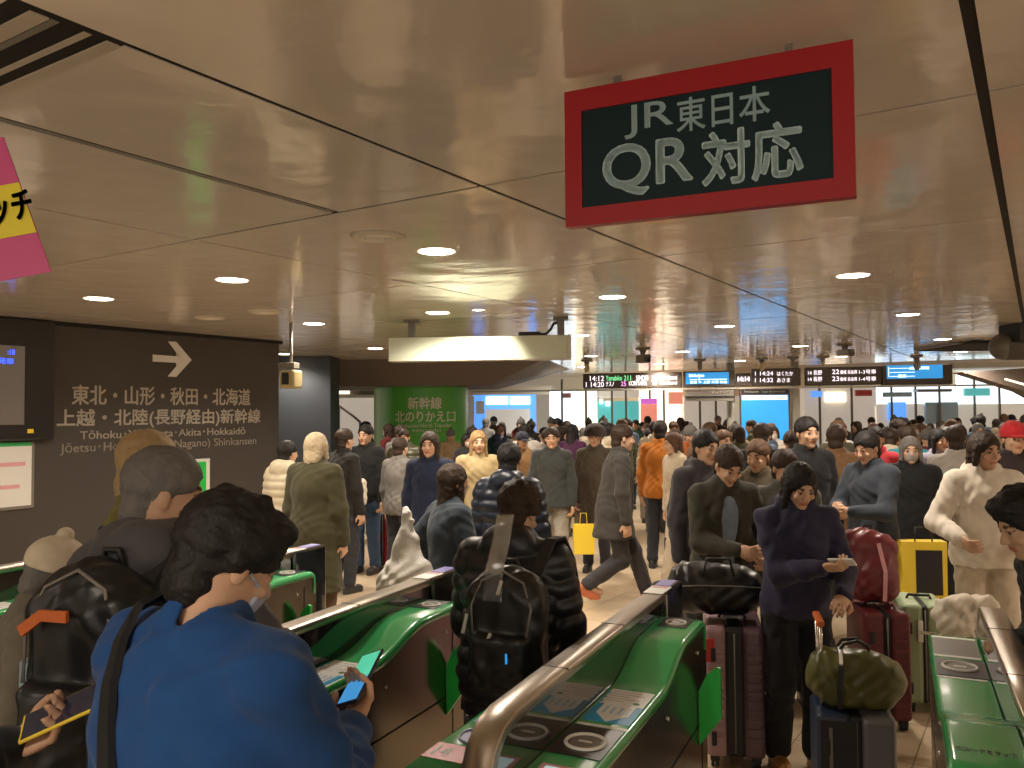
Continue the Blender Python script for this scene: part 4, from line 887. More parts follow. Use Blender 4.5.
# ================================================================== PEOPLE
BLK, DBR, BRN, GRY, BLD = (.012, .010, .009), (.035, .020, .012), (.10, .05, .025), (.16, .15, .14), (.42, .30, .15)
SK1, SK2, SK3 = (.60, .37, .24), (.52, .31, .20), (.66, .43, .30)
def place(fig, kw, px, ytop, d, face, label, group=None, **k):
    root = wear(fig, None, **kw); f = R_(face); top = fig.head+fig.H @ np.array((0, -.012, .132)); p = atd(px, ytop, d); sc_ = p.z/top[2]
    hx, hy = top[0]*sc_, top[1]*sc_; c, s_ = math.cos(-f), math.sin(-f)
    root.location = (p.x-(hx*c-hy*s_), p.y-(hx*s_+hy*c), 0); root.rotation_euler = (0, 0, -f); root.scale = (sc_,)*3
    tag(root, label, 'person', group); root['_f'] = 0; del root['_f']; return root
def backpack(root, name, label, col, w=.29, h=.46, dp=.17, z=1.20, y=-.20, accent=None, hs=.008, tag_blue=False, straps=True, lean=0):
    base = Vector((0, y, z-h/2)); t = thing(name, label, 'backpack', local_to(root, base)); t.rotation_euler = root.rotation_euler; t.scale = root.scale
    S = SDF((-w/2-.05, -dp/2-.09, -.04), (w/2+.05, dp/2+.04, h+.06), hs); S.box((0, 0, h*.44), (w/2, dp/2, h*.45), .055); S.ell((0, 0, h*.80), (w*.46, dp*.48, h*.24), .05)
    S.box((0, -dp/2-.005, h*.28), (w*.38, .04, h*.22), .03, .02); S.crease(.004); link('bag_body', S.mesh('bag_body', NYLON), t, col)
    m = MB(); pts = [(-w*.36, -dp/2-.018, h*.50), (-w*.40, -dp/2+.0, h*.72), (-w*.28, -dp/2+.02, h*.92), (0, -dp/2+.03, h*1.0), (w*.28, -dp/2+.02, h*.92), (w*.40, -dp/2, h*.72), (w*.36, -dp/2-.018, h*.50)]
    m.tube(pts, .005, MT['grey'], 6); m.build('zip', t)
    if accent:
        for x, zz, a in ((-w*.42, h*.66, .07), (w*.05, h*.95, .05), (-w*.1, h*.52, .035)):
            m = MB(); m.strip([(x, -dp/2-.028, zz), (x-.012, -dp/2-.040, zz-a)], .012, .006, accent, (1, 0, 0)); m.build('zip_pull', t)
    if tag_blue: m = MB(); m.box((w*.12, -dp/2-.052, h*.30), (w*.14, -dp/2-.044, h*.38), MT['scr']); m.build('tag', t)
    m = MB(); m.tube([(-.03, dp/2-.03, h*.98), (-.02, dp/2-.03, h*1.06), (.02, dp/2-.03, h*1.06), (.03, dp/2-.03, h*.98)], .008, MT['black'], 6); m.build('top_loop', t)
    if straps:
        for x in (-1, 1):
            P = [(x*.08, y+.06, z+h*.36), (x*.105, -.05, 1.475), (x*.115, .06, 1.47), (x*.125, .165, 1.36), (x*.15, .170, 1.20), (x*.165, .06, 1.06), (x*.14, y+.09, z-h*.36)]
            m = MB(); m.strip([Vector(p)-base for p in P], .045, .012, MT['black'], (1, 0, .0)); m.build('shoulder_strap', t)
    return t

OR = mat('orange_webbing', (.60, .14, .03), .6)
# the nearest figures -------------------------------------------------
f1 = Fig(lean=4, head=(26, -18), hands=((-.02, .33, 1.02), (.06, .37, 1.13)), palm=((.6, -.3, .7), (-.35, -.45, .8)), fdir=((.5, .8, .2), (-.15, .75, .5)), curl=.55, wide=1.12)
p1 = place(f1, dict(h=.006, det=True, skin=SK1, hair=('fluffy', BLK), top=((.008, .055, .19), dict(kind='jacket', o=.042, hem=.76)), mask=(.42, .47, .60)), 252, 500, 1.68, 30, 'person in a bright blue jacket seen from behind, looking down at a phone')
h1 = local_to(p1, f1.wr[1]); 
def phone(name, label, fig, root, i, mats, L=.15, Wd=.072, off=(0, 0, 0), yellow=False):
    sg = (-1, 1)[i]; d = unit(fig.fdir[i] if fig.fdir[i] is not None else fig.wr[i]-fig.el[i]); n = np.array(fig.palm[i], float); n = unit(n-d*(d@n)); sd = np.cross(d, n)*sg
    M = Matrix.Translation(root.location) @ Euler(root.rotation_euler).to_matrix().to_4x4(); s_ = root.scale[0]
    c = fig.wr[i]+d*(.10+off[2])+n*(.030+off[1])+sd*off[0]; t = thing(name, label, 'phone', M @ Vector(c*s_))
    Rm = (Euler(root.rotation_euler).to_matrix() @ Matrix(np.stack([sd, d, n], 1).tolist())).to_4x4(); t.rotation_euler = Rm.to_euler()
    m = MB(); m.box((-Wd/2, -L/2, -.004), (Wd/2, L/2, .004), mats[0], r=.003); m.build('case', t)
    m = MB(); m.box((-Wd/2+.004, -L*.02, .0042), (Wd/2-.004, L/2-.006, .0048), mats[1]); m.build('screen', t)
    m = MB(); m.box((-Wd/2+.004, -L/2+.006, .0042), (Wd/2-.004, -L*.02, .0048), mats[2]); m.build('screen', t)
    return t
phone('smartphone', 'smartphone with a green and blue screen held by the person in blue', f1, p1, 1, (MT['phonec'], MT['phoneg'], MT['phoneb']), off=(0, 0, .03))
t = thing('shoulder_bag', 'black crossbody bag and strap worn over the bright blue jacket', 'bag', local_to(p1, (.20, .02, .80))); t.rotation_euler = p1.rotation_euler; t.scale = p1.scale
bs = Vector((.20, .02, .80)); m = MB(); m.strip([Vector(p)-bs for p in ((-.04, .17, 1.30), (-.09, .11, 1.43), (-.115, .04, 1.485), (-.115, -.02, 1.470), (-.105, -.062, 1.42), (-.08, -.102, 1.35), (-.055, -.124, 1.29), (-.03, -.140, 1.23), (.0, -.152, 1.16), (.04, -.158, 1.09), (.08, -.158, 1.02), (.12, -.155, .96), (.17, -.125, .91), (.21, -.05, .88))], .038, .014, MT['black'], (.75, 0, .65)); m.build('strap', t)
m = MB(); m.box((0, -.05, -.14), (.07, .15, .07), MT['black'], r=.02); m.build('pouch', t)

f2 = Fig(lean=0, head=(8, -52), hands=((-.22, .18, .95), (.16, .34, 1.08)), wide=1.08)
p2 = place(f2, dict(h=.007, det=True, skin=SK1, hair=('short', GRY), top=((.085, .08, .085), dict(kind='hoodie', o=.034, hem=.78)), legs=((.035, .033, .025), .014)), 168, 446, 2.32, 14, 'grey haired person in a slate grey jacket, seen from the side')
t = thing('spectacles', 'thin dark spectacles on the grey haired person', 'glasses', local_to(p2, f2.head+f2.H @ np.array((0, .1, .005)))); t.rotation_euler = p2.rotation_euler
for x in (-.032, .032):
    m = MB(); m.tube([(x+.022*math.cos(a*.4189), .004, .016*math.sin(a*.4189)) for a in range(15)], .0016, MT['black'], 5, True); m.tube([(math.copysign(.054, x), .0, .004), (math.copysign(.080, x), -.09, .0)], .0016, MT['black'], 5); m.build('frame_side', t)
    m = MB(); m.cyl((x, .004, 0), (x, .005, 0), .021, .021, MT['glass'], 16); m.build('eyeglass_lens', t)
t = backpack(p2, 'backpack', 'large black rucksack with orange trim worn by the grey haired person', (.008, .008, .009), w=.29, h=.50, dp=.17, z=1.16, y=-.215, hs=.008)
m = MB(); m.strip([(-.10, -.115, .37), (-.04, -.12, .41), (.03, -.12, .41)], .025, .01, OR, (0, 0, 1)); m.build('orange_trim', t)
m = MB(); m.strip([(.17, .0, .20), (.175, -.08, .12), (.17, -.11, .02)], .04, .01, OR, (0, 1, 0)); m.build('orange_strap', t)
m = MB(); m.cyl((-.17, .0, .05), (-.17, .0, .27), .035, .033, MT['ltblue'], 16); m.build('bottle_pocket', t)

f3 = Fig(lean=12, head=(15, 0), hands=((-.15, .22, .95), (.15, .25, .95)))
p3 = place(f3, dict(h=.008, hair=('short', GRY), top=((.15, .13, .095), dict(kind='jacket', o=.035, hem=.70)), hat=('beanie', (.66, .58, .44)), legs=((.05, .045, .035), .014)), 66, 540, 2.72, 60, 'short person in a cream knit hat behind the large black rucksack')
p4 = place(Fig(head=(0, 0), lean=2), dict(h=.008, hair=('bob', BLD), skin=SK3, top=((.17, .16, .03), dict(kind='jacket', hem=.75))), 147, 429, 3.22, 75, 'blond person in a mustard olive jacket before the dark wall')
f5 = Fig(lean=10, head=(22, -10), hands=((-.08, .30, 1.0), (.10, .30, 1.0)), wide=1.1)
p5 = place(f5, dict(h=.006, det=True, hair=('fluffy', DBR), top=((.014, .014, .017), dict(kind='puffer', hem=.74)), legs=((.03, .05, .11), .012)), 524, 484, 3.42, 20, 'person in a black puffer jacket walking away between two gates')
t = backpack(p5, 'backpack', 'black backpack with beige zip pulls on the puffer jacket', (.014, .014, .013), w=.30, h=.46, dp=.16, z=1.16, y=-.27, accent=MT['boxend'], tag_blue=True, hs=.007)
t.location = t.location + Vector((.09, -.01, -.02))
m = MB(); m.strip([(-.02, -.115, .36), (-.02, -.10, .46), (-.025, -.01, .56), (-.035, .07, .66)], .07, .010, MT['clear'], (1, 0, 0)); o = m.build('rain_cover_strap', t)

# navy woman at the cases
f6 = Fig(lean=3, head=(24, 5), hands=((-.15, .27, .99), (-.03, .30, 1.15)), palm=((.3, -.2, -1), (-.3, -.5, .8)), fdir=((.5, .8, -.1), (-.7, .6, .1)), fem=True, feet=((-.09, .02), (.11, -.02)), curl=.7)
p6 = place(f6, dict(h=.007, det=True, skin=SK1, hair=('long', BLK), top=((.030, .026, .060), dict(kind='hood', o=.026, hem=.84)), legs=((.010, .010, .011), .022), shoes=(.30, .13, .03), boot=True), 803, 464, 4.19, 180, 'person in a dark navy hooded jacket and tan boots, looking at a phone')
phone('smartphone', 'pale smartphone in the hands of the person in navy', f6, p6, 1, (MT['paper'], MT['lcd'], MT['lcd']), .12, .065)
# right hand figures
f12 = Fig(lean=2, head=(4, 25), hands=((-.20, .20, .98), (.20, .26, 1.02)), fem=True)
p12 = place(f12, dict(h=.008, skin=SK2, hair=('bob', DBR), top=((.66, .60, .50), dict(kind='hoodie', o=.034, hem=.82)), legs=((.50, .42, .31), .03)), 984, 431, 5.35, 195, 'dark haired person in a cream white hooded top and beige trousers')
f13 = Fig(lean=30, head=(10, 0), hands=((-.42, .36, 1.16), (.1, .35, 1.0)), palm=((.2, .1, -1), (0, 0, 1)), fdir=((-.2, 1, -.15), None))
p13 = place(f13, dict(h=.007, det=True, hair=('fluffy', BLK), top=((.02, .02, .022), dict(kind='jacket', hem=.8))), 1016, 489, 2.9, 275, 'black haired person half out of frame at the right edge, hand on the gate')
# figure out of the frame at lower left whose hand holds a phone
f0 = Fig(lean=5, head=(20, -5), hands=((-.2, .1, .9), (.13, .44, 1.10)), palm=(None, (-.35, -.75, .55)), fdir=(None, (.65, .6, .35)), curl=.7)
p0_ = place(f0, dict(h=.007, det=True, skin=SK2, hair=('short', BLK), top=((.012, .012, .013), dict(kind='jacket', o=.026, hem=.8))), -205, 470, 1.52, 28, 'person left of the frame whose hand and black sleeve reach in with a phone')
phone('smartphone', 'black smartphone in a yellow edged case at the lower left', f0, p0_, 1, (MT['yellow'], MT['phonec'], MT['phonec']), .17, .085, off=(0, .0, .02))

# second rank -------------------------------------------------------
def P(px, yt, d, face, label, col, kind='jacket', hem=.8, hair=('short', BLK), legs=(.03, .03, .035), skin=SK1, lean=0, head=(0, 0), hands=(None, None), feet=None, lift=(0, 0), fem=False, o=.026, flare=.012, shoes=(.03, .03, .03), mask=None, hat=None, shirt=None, openf=False, h=.009, skirt=False, drop=0):
    f = Fig(drop=drop, lean=lean, head=head, hands=hands, feet=feet or ((-.10, 0), (.10, .02)), lift=lift, fem=fem)
    r = place(f, dict(h=h, hair=hair, skin=skin, top=(col, dict(kind=kind, hem=hem, o=o, openf=openf)), legs=(legs, flare), shoes=shoes, mask=mask, hat=hat, shirt=shirt), px, yt, d, face, label); BUSY.append((r.location.x, r.location.y)); r['_fig'] = 0; del r['_fig']; return r, f
BUSY = [tuple(p.location[:2]) for p in (p1, p2, p3, p4, p5, p6, p12, p13)]
HP = ((-.06, .32, 1.10), (.07, .32, 1.12))      # both hands before the chest
r7, f7 = P(733, 447, 4.95, 172, 'person in an open dark olive coat over a light blue shirt, head bowed', (.045, .042, .030), hem=.62, kind='coat', hair=('short', DBR), lean=8, head=(28, 8), hands=((-.18, .25, 1.0), (.02, .30, 1.05)), shirt=(.22, .28, .36), openf=True, h=.008)
P(757, 439, 6.0, 200, 'brown haired person behind the bowed one in the open coat', (.10, .08, .05), hair=('short', BRN), head=(10, -20), hands=HP)
P(786, 449, 5.25, 190, 'young person with a yellow green collar left of the navy hood', (.09, .09, .075), hair=('short', DBR), skin=SK2, head=(12, 20))
P(706, 429, 5.7, 165, 'black haired person with a violet blue scarf at the luggage', (.05, .045, .05), hair=('short', BLK), head=(5, 10), kind='hoodie')
P(673, 432, 8.8, 250, 'person in a long pale beige coat striding left', (.55, .46, .34), kind='coat', hem=.50, hair=('bob', BRN), legs=(.50, .42, .30), lean=8, feet=((-.08, .28), (.08, -.28)), lift=(0, .09), drop=.04, fem=True)
P(910, 436, 6.9, 200, 'person in a wide black coat with a grey mask carrying a yellow bag', (.010, .010, .010), kind='coat', hem=.45, hair=('bob', GRY), mask=(.35, .32, .30), o=.045)
P(864, 431, 6.2, 240, 'person in a dark slate jacket with folded hands, facing left', (.035, .042, .055), hair=('short', BLK), head=(18, 0), hands=HP)
P(806, 416, 6.6, 170, 'tall person in black behind the navy hooded one', (.012, .012, .013), kind='coat', hem=.5)
P(836, 424, 7.4, 30, 'person in a caramel brown coat seen from behind', (.16, .085, .035), kind='coat', hem=.55, hair=('short', DBR))
P(875, 426, 8.2, 200, 'person with a red and white scarf in the middle crowd', (.45, .03, .04), kind='hood', hair=('short', BLK))
P(907, 426, 9.0, 20, 'person in a teal jacket in the middle crowd at right', (.02, .20, .23), hair=('short', DBR))
P(1013, 422, 6.5, 190, 'person in a bright red cap at the right edge', (.03, .02, .02), hat=('cap', (.55, .03, .04)))
P(955, 425, 7.3, 15, 'person in a pale grey jacket behind the cream hooded one', (.40, .37, .33), hair=('short', DBR))
P(938, 428, 8.3, 170, 'person in a lilac grey top between the black coat and cream top', (.25, .23, .30), hair=('long', BLK), fem=True)
P(838, 420, 9.4, 165, 'person in dark olive with hands together, right of the caramel coat', (.06, .055, .035), hair=('short', BRN), hands=HP)
# left part
P(316, 432, 6.6, 20, 'light haired person in a long dark olive coat walking away', (.055, .050, .022), kind='coat', hem=.45, hair=('bob', (.50, .40, .26)), legs=(.10, .06, .03), o=.04, fem=True)
P(287, 440, 7.6, 30, 'person in a cream padded coat beside the dark wall corner', (.62, .54, .38), kind='puffer', hem=.62, hair=('short', BLK))
P(366, 424, 9.6, 200, 'person in a black top and blue jeans with a white tote', (.012, .012, .012), hair=('short', BLK), legs=(.045, .085, .16))
P(344, 428, 8.6, 40, 'person in black standing left of the blue jeans', (.02, .018, .016), hair=('short', DBR))
P(430, 431, 7.6, 190, 'long haired brown person in a deep navy coat before the green pillar', (.012, .018, .045), kind='coat', hem=.6, hair=('long', DBR), fem=True)
P(400, 437, 9.0, 30, 'person in a grey jacket before the green pillar', (.18, .165, .15), hair=('short', DBR))
r23, f23 = P(452, 463, 5.0, 60, 'person with a white mask and dark blue grey jacket holding a plastic bag', (.035, .048, .062), hair=('long', DBR), mask=(.66, .58, .50), fem=True, hands=((-.22, .05, .98), (.2, .2, .9)), h=.008)
P(509, 442, 5.6, 15, 'broad person in a midnight navy padded jacket seen from behind', (.010, .016, .030), kind='puffer', hair=('short', BLK))
r26, f26 = P(622, 424, 7.9, 85, 'person striding right in dark clothes and orange and white trainers', (.05, .045, .038), kind='coat', hem=.62, hair=('short', DBR), legs=(.045, .042, .045), feet=((-.08, .34), (.08, -.26)), lift=(0, .12), lean=6, drop=.05, shoes=(.50, .14, .06))
P(478, 430, 8.4, 170, 'person in a sand coloured coat right of the pillar', (.38, .29, .15), kind='coat', hem=.5, hair=('long', (.30, .18, .08)), fem=True)
P(660, 420, 9.8, 20, 'person in an orange jacket in the middle crowd', (.45, .15, .02), hair=('short', BLK))
P(552, 427, 9.2, 190, 'person in a dark coat and pale trousers left of the walker', (.04, .042, .040), kind='coat', hem=.8, legs=(.32, .29, .24), hair=('short', DBR))
P(595, 426, 9.6, 200, 'person in dark brown with a brimmed hat before the lit shop', (.06, .045, .03), hat=('bucket', (.04, .03, .025)), kind='coat', hem=.55)

# the rest of the crowd: a few dressed figures, copied -----------------
TPL = []
def tpl(kind, kw, fig, extra=()):
    r = wear(fig, None, **kw); TPL.append((kind, r, fig)); return r
_a = dict(h=.011)
tpl('jacket', dict(_a, hair=('short', BLK), top=((.1, .1, .1), dict(kind='jacket', hem=.80))), Fig(head=(4, 10), hands=(None, (.2, .22, .95))))
tpl('puffer jacket', dict(_a, hair=('short', BLK), top=((.1, .1, .1), dict(kind='puffer', hem=.80))), Fig(head=(0, -15)))
tpl('long coat', dict(_a, hair=('long', BLK), top=((.1, .1, .1), dict(kind='coat', hem=.45))), Fig(head=(6, 0), fem=True, hands=((-.18, .2, .95), None)))
tpl('hooded top', dict(_a, hair=('fluffy', BLK), top=((.1, .1, .1), dict(kind='hoodie', hem=.80))), Fig(head=(18, 5), hands=HP))
tpl('short coat and mask', dict(_a, hair=('bob', BLK), top=((.1, .1, .1), dict(kind='coat', hem=.62)), mask=(.72, .70, .66)), Fig(head=(3, 0), fem=True))
tpl('jacket and cap', dict(_a, hair=('short', BLK), top=((.1, .1, .1), dict(kind='jacket', hem=.78)), hat=('cap', (.03, .03, .05))), Fig(head=(5, 20)))
tpl('coat and beanie', dict(_a, hair=('short', BLK), top=((.1, .1, .1), dict(kind='coat', hem=.55)), hat=('beanie', (.12, .11, .10))), Fig(lean=3, head=(10, -10)))
tpl('padded jacket and mask', dict(_a, hair=('short', BLK), top=((.1, .1, .1), dict(kind='puffer', hem=.76)), mask=(.75, .74, .72)), Fig(head=(12, 0), hands=((-.1, .3, 1.05), None)))
PAL = [('black', (.010, .010, .011)), ('charcoal', (.04, .04, .042)), ('navy', (.014, .02, .05)), ('dark brown', (.05, .032, .02)), ('olive', (.07, .068, .03)), ('grey', (.16, .15, .14)), ('tan', (.28, .19, .10)), ('cream', (.55, .47, .34)), ('maroon', (.14, .02, .025)), ('slate blue', (.06, .09, .14)), ('camel', (.30, .17, .07)), ('forest green', (.02, .06, .035)), ('beige', (.42, .34, .23)), ('plum', (.07, .02, .06)), ('ash grey', (.27, .26, .25)), ('ink blue', (.02, .03, .09)), ('rust', (.28, .08, .02)), ('white', (.62, .58, .52))]
HRS = [('black', BLK), ('black', BLK), ('dark brown', DBR), ('brown', BRN), ('dark brown', DBR), ('grey', GRY)]
LM = [(0, 338, 'before the slate wall'), (338, 374, 'before the cream stair wall'), (374, 470, 'before the green pillar'), (470, 545, 'below the blue framed shop window'), (545, 598, 'below the white shop column'), (598, 640, 'below the teal shop counter'), (640, 686, 'below the pink shop sign'), (686, 738, 'below the dark shutter'),
      (738, 792, 'below the tall blue kiosk screen'), (792, 882, 'below the long board of platforms 22 and 23'), (882, 955, 'below the right blue map screen'), (955, 1100, 'below the grey duct at right')]
def pxof(x, y): v = Vector((x, y, -0.2)); z = v.dot(fw); return 512+FPX*v.dot(RT)/z
used_labels, n_fill, tries = set(), 0, 0
first = {id(r): True for _, r, _ in TPL}
while n_fill < 125 and tries < 12000:
    tries += 1
    y = 5.6+(rnd.random()**1.25)*15.5; px = rnd.uniform(272, 1065); x = atd(px, 400, y).x
    if y < 11.5 and 325 < px < 500: continue
    if y < 14.5 and px < 325 and y > 12: continue
    if px < 352 and y > 11.8: continue
    if y < 10.3 and 535 < px < 690: continue
    if y < 5.9: y = y+.3
    if y < 6.2 and px < 690: continue
    if 15.0 < y < 17.3 and abs(x-PC.x) < 1.3: continue
    if y > 13 and px < 480 and y > 15: continue
    if 330 > px and y > 8.5: continue
    if any((x-a)**2+(y-b_)**2 < .52**2 for a, b_ in BUSY): continue
    p = onplane(px, 400, BO, BN)
    if abs(y-p.y) < .5: continue
    if abs(y-13.9) < .7 and px < 345: continue
    kind, r, fg = TPL[rnd.randrange(len(TPL))]; hn, hc = HRS[rnd.randrange(len(HRS))]; cn, cc = PAL[min(len(PAL)-1, int(abs(rnd.gauss(0, 8))))]
    if kind == 'coat and beanie': hn = 'grey beanie and ' + hn
    lm = next(l for a, b_, l in LM if a <= px < b_); row = 'at the front of the crowd' if y < 8.5 else ('midway back' if y < 13 else 'far back')
    face = rnd.choice((0, 15, 340, 180, 200, 160, 90, 270, 45, 300, 180, 190))+rnd.uniform(-12, 12); fc = 'seen from behind' if (face < 60 or face > 290) else ('facing us' if 125 < face < 235 else 'in profile')
    lab = f'{cn} {kind}, {hn} hair, {fc}, {row}, {lm}'; lab = 'person in ' + lab
    if lab in used_labels or len(lab.replace(',', '').split()) > 16:
        lab = f'person in {cn} {kind}, {hn} hair, {row}, {lm}'
        if lab in used_labels or len(lab.replace(',', '').split()) > 16:
            lab = f'person in {cn} {kind}, {row}, {lm}'
            if lab in used_labels or len(lab.replace(',', '').split()) > 16: continue
    if any(l.startswith(f'person in {cn} {kind}') and l.endswith(lm) and row in l for l in used_labels): continue
    used_labels.add(lab); BUSY.append((x, y)); n_fill += 1
    if first[id(r)]: q = r; first[id(r)] = False; kids = list(r.children)
    else:
        q = r.copy(); COL.objects.link(q); kids = []
        for ch in r.children: c = ch.copy(); COL.objects.link(c); c.parent = q; kids.append(c)
    lc = rnd.choice(((.02, .02, .022), (.03, .035, .06), (.05, .045, .04), (.05, .09, .16), (.012, .012, .012), (.25, .2, .14)))
    for c in kids:
        n = c.name.split('.')[0]
        if n == 'jacket': c.color = (*cc, 1)
        elif n == 'hair': c.color = (*hc, 1)
        elif n == 'trousers': c.color = (*lc, 1)
    q.color = (*rnd.choice((SK1, SK2, SK3)), 1)
    hh = rnd.uniform(1.56, 1.76) - (.04 if fg.fem else 0)
    q.location = (x, y, 0); q.rotation_euler = (0, 0, R_(-face)); q.scale = (hh/1.7,)*3; tag(q, lab, 'person', 'people in the waiting crowd')
print('P13', [(uv(1,0,0,AZG).dot(p.location), uv(0,1,0,AZG).dot(p.location)) for p in (p13, p2, p5, p1)])
print('FILL', n_fill, tries)
for _, r, _ in TPL:
    if first[id(r)]:
        for c in list(r.children): bpy.data.objects.remove(c)
        bpy.data.objects.remove(r)

# ================================================================== LUGGAGE AND BAGS
def suitcase(label, x, y, rz, w, d, h, front, back, ribs=10, mid=.16, red=False, tele=0., latch=False, name='suitcase', group=None):
    """hard shell case standing on four wheels; its thickness is along x"""
    t = thing(name, label, 'suitcase', (x, y, 0), rz, group); z0 = .055
    def half(x0, x1, mt_, nm):
        m = MB(); m.box((x0, -d/2, z0), (x1, d/2, z0+h), mt_, r=.028, seg=3); sx = 1 if x0 < 0 else -1
        for k in range(ribs):
            zz = z0+.10+(h-.2)*k/max(1, ribs-1)
            m.box((x0+.02, -d/2-.006, zz-.012), (x1-.012, d/2+.006, zz+.012), mt_, r=.005)
        for f in m.bm.faces: f.smooth = False
        m.build(nm, t)
    g = w*mid/2; half(-w/2, -g, front, 'shell'); half(g, w/2, back, 'shell')
    m = MB(); m.box((-g-.012, -d/2+.004, z0+.004), (g+.012, d/2-.004, z0+h-.004), MT['black'], r=.02); m.build('gusset', t)
    m = MB(); m.tube([(0, -d/2+.002, z0+.03), (0, -d/2+.002, z0+h-.03)], .004, MT['grey'], 6); m.build('zip', t)
    for sx in (-1, 1):
        for sy in (-1, 1):
            q = (sx*(w/2-.045), sy*(d/2-.04)); wh = MB()
            for o in (-.012, .012): wh.cyl((q[0]+o-.008, q[1], .025), (q[0]+o+.008, q[1], .025), .025, .025, MT['rubber'], 18); wh.cyl((q[0]+o-.0085, q[1], .025), (q[0]+o+.0085, q[1], .025), .010, .010, MT['ringw'], 12)
            wl = wh.build('wheel', t); m = MB(); m.box((q[0]-.024, q[1]-.024, .028), (q[0]+.024, q[1]+.024, .062), MT['black'], r=.008); m.build('fork', wl)
    for zz in (z0+.10, z0+h-.14):
        m = MB(); m.box((-w/2+.03, -d/2-.018, zz-.035), (-w/2+.055, -d/2+.0, zz+.035), MT['black'], r=.006); m.build('foot_pad', t)
    m = MB(); m.tube([(-.07, 0, z0+h-.002), (-.06, 0, z0+h+.022), (.06, 0, z0+h+.022), (.07, 0, z0+h-.002)], .009, MT['black'], 8); m.build('carry_handle', t)
    if red: m = MB(); m.box((-w/2+.006, -d/2-.009, z0+h-.18), (-w/2+.05, -d/2-.004, z0+h-.06), MT['red'], r=.002); m.build('red_tag', t)
    if latch:
        m = MB(); m.box((-.045, -d/2-.016, z0+h-.22), (-.015, -d/2, z0+h-.09), MT['ringw'], r=.004); m.box((-.05, -d/2-.02, z0+h-.17), (.05, -d/2, z0+h-.15), MT['chrome'], r=.003); m.build('latch', t)
    if tele:
        m = MB()
        for yy in (-.07, .07): m.cyl((0, yy+d*.0+d/2-.12, z0+h), (0, yy+d/2-.12, z0+h+tele), .007, .007, MT['chrome'], 10)
        m.box((-.014, d/2-.21, z0+h+tele-.01), (.014, d/2-.03, z0+h+tele+.015), MT['black'], r=.006); m.build('pull_handle', t)
    return t
lil = mat('case_lilac', (.40, .25, .28), .35, spec=.5, coat=.2); plum = mat('case_lilac_shaded', (.10, .05, .07), .3, coat=.3); navyc = mat('case_navy', (.018, .032, .065), .4, vary=(20, .2)); greyc = mat('case_grey', (.14, .145, .16), .35, coat=.3)  # plum is the same lilac shell with shade put into its colour
sage = mat('case_sage', (.30, .38, .22), .4, coat=.2); burg = mat('case_burgundy', (.13, .018, .022), .45); creamc = mat('case_cream', (.55, .48, .36), .4)
p = atd(733, 690, 4.52); suitcase('lilac ribbed suitcase with shade-coloured shell standing between the gate flap and the navy hooded person', p.x, 4.52, R_(-12), .30, .44, .67, lil, plum, 11, .26, red=True)
p = atd(851, 700, 3.78); cab = suitcase('navy and grey cabin suitcase under the olive holdall', p.x, 3.78, R_(-14), .33, .30, .46, navyc, greyc, 0, .10, tele=.0)
m = MB(); m.box((-.15, -.156, .08), (.0, -.150, .49), MT['black'], r=.004); m.box((-.115, -.160, .10), (-.10, -.155, .46), MT['grey'], r=.002); m.build('front_pocket', cab)
m = MB()
for yy in (-.10, .06): m.cyl((-.13, yy+.05, .51), (-.13, yy+.05, .88), .007, .007, MT['chrome'], 10)
m.box((-.146, -.07, .872), (-.114, .13, .90), OR, r=.008); m.build('pull_handle', cab)
p = atd(920, 660, 5.25); suitcase('pale sage green ribbed suitcase behind the right gate', p.x, 5.25, R_(-16), .26, .40, .60, sage, sage, 0, .06, latch=True)
p = atd(866, 600, 5.15); suitcase('burgundy suitcase behind the olive holdall', p.x, 5.0, R_(-8), .26, .42, .62, burg, burg, 8, .10)
p = atd(966, 640, 4.55); suitcase('cream suitcase standing behind the far end of the right gate', p.x, 4.55, R_(-20), .26, .34, .52, creamc, creamc, 8, .10)
def blob(name, label, cat, loc, rz, lo, hi, h, fn, mt_, col, cr=.005):
    t = thing(name, label, cat, loc, rz); S = SDF(lo, hi, h); fn(S); S.crease(cr); link(name+'_body' if 0 else 'bag_body', S.mesh('bag_body', mt_), t, col); return t
# olive holdall on the cabin case
p = atd(858, 690, 3.74)
def duf(S):
    S.cap((-.14, 0, .15), (.14, 0, .13), .135, .125, .03, sy=.85); S.box((0, 0, .12), (.175, .105, .115), .05, .05); S.cut((0, 0, .006), (0, 0, -1)); S.ell((.0, -.03, .25), (.12, .06, .03), .04); S.ell((-.165, -.01, .25), .03, .04)
t = blob('holdall', 'crumpled olive green holdall lying on the navy cabin suitcase', 'bag', (p.x, 3.76, .520), R_(-10), (-.32, -.18, -.01), (.32, .18, .33), .006, duf, NYLON, (.095, .095, .025), .005)
t.scale = (.80, .85, .88)
m = MB(); m.strip([(-.115, -.135, .02), (-.12, -.150, .12), (-.105, -.13, .22), (-.09, -.04, .285), (-.10, .06, .27)], .028, .008, MT['black'], (1, 0, 0)); m.build('strap', t)
m = MB(); m.strip([(-.105, -.128, .235), (-.095, -.07, .275), (-.09, -.02, .290)], .018, .012, MT['ringw'], (1, 0, 0)); m.build('buckle', t, label='pale buckle strap')
m = MB(); m.tube([(-.10, -.03, .27), (-.07, -.04, .315), (.0, -.04, .335), (.06, -.03, .31), (.07, -.02, .26)], .009, MT['black'], 8); m.tube([(-.10, .04, .27), (-.06, .05, .315), (.02, .05, .325), (.07, .04, .29)], .009, MT['black'], 8); m.build('carry_handle', t)
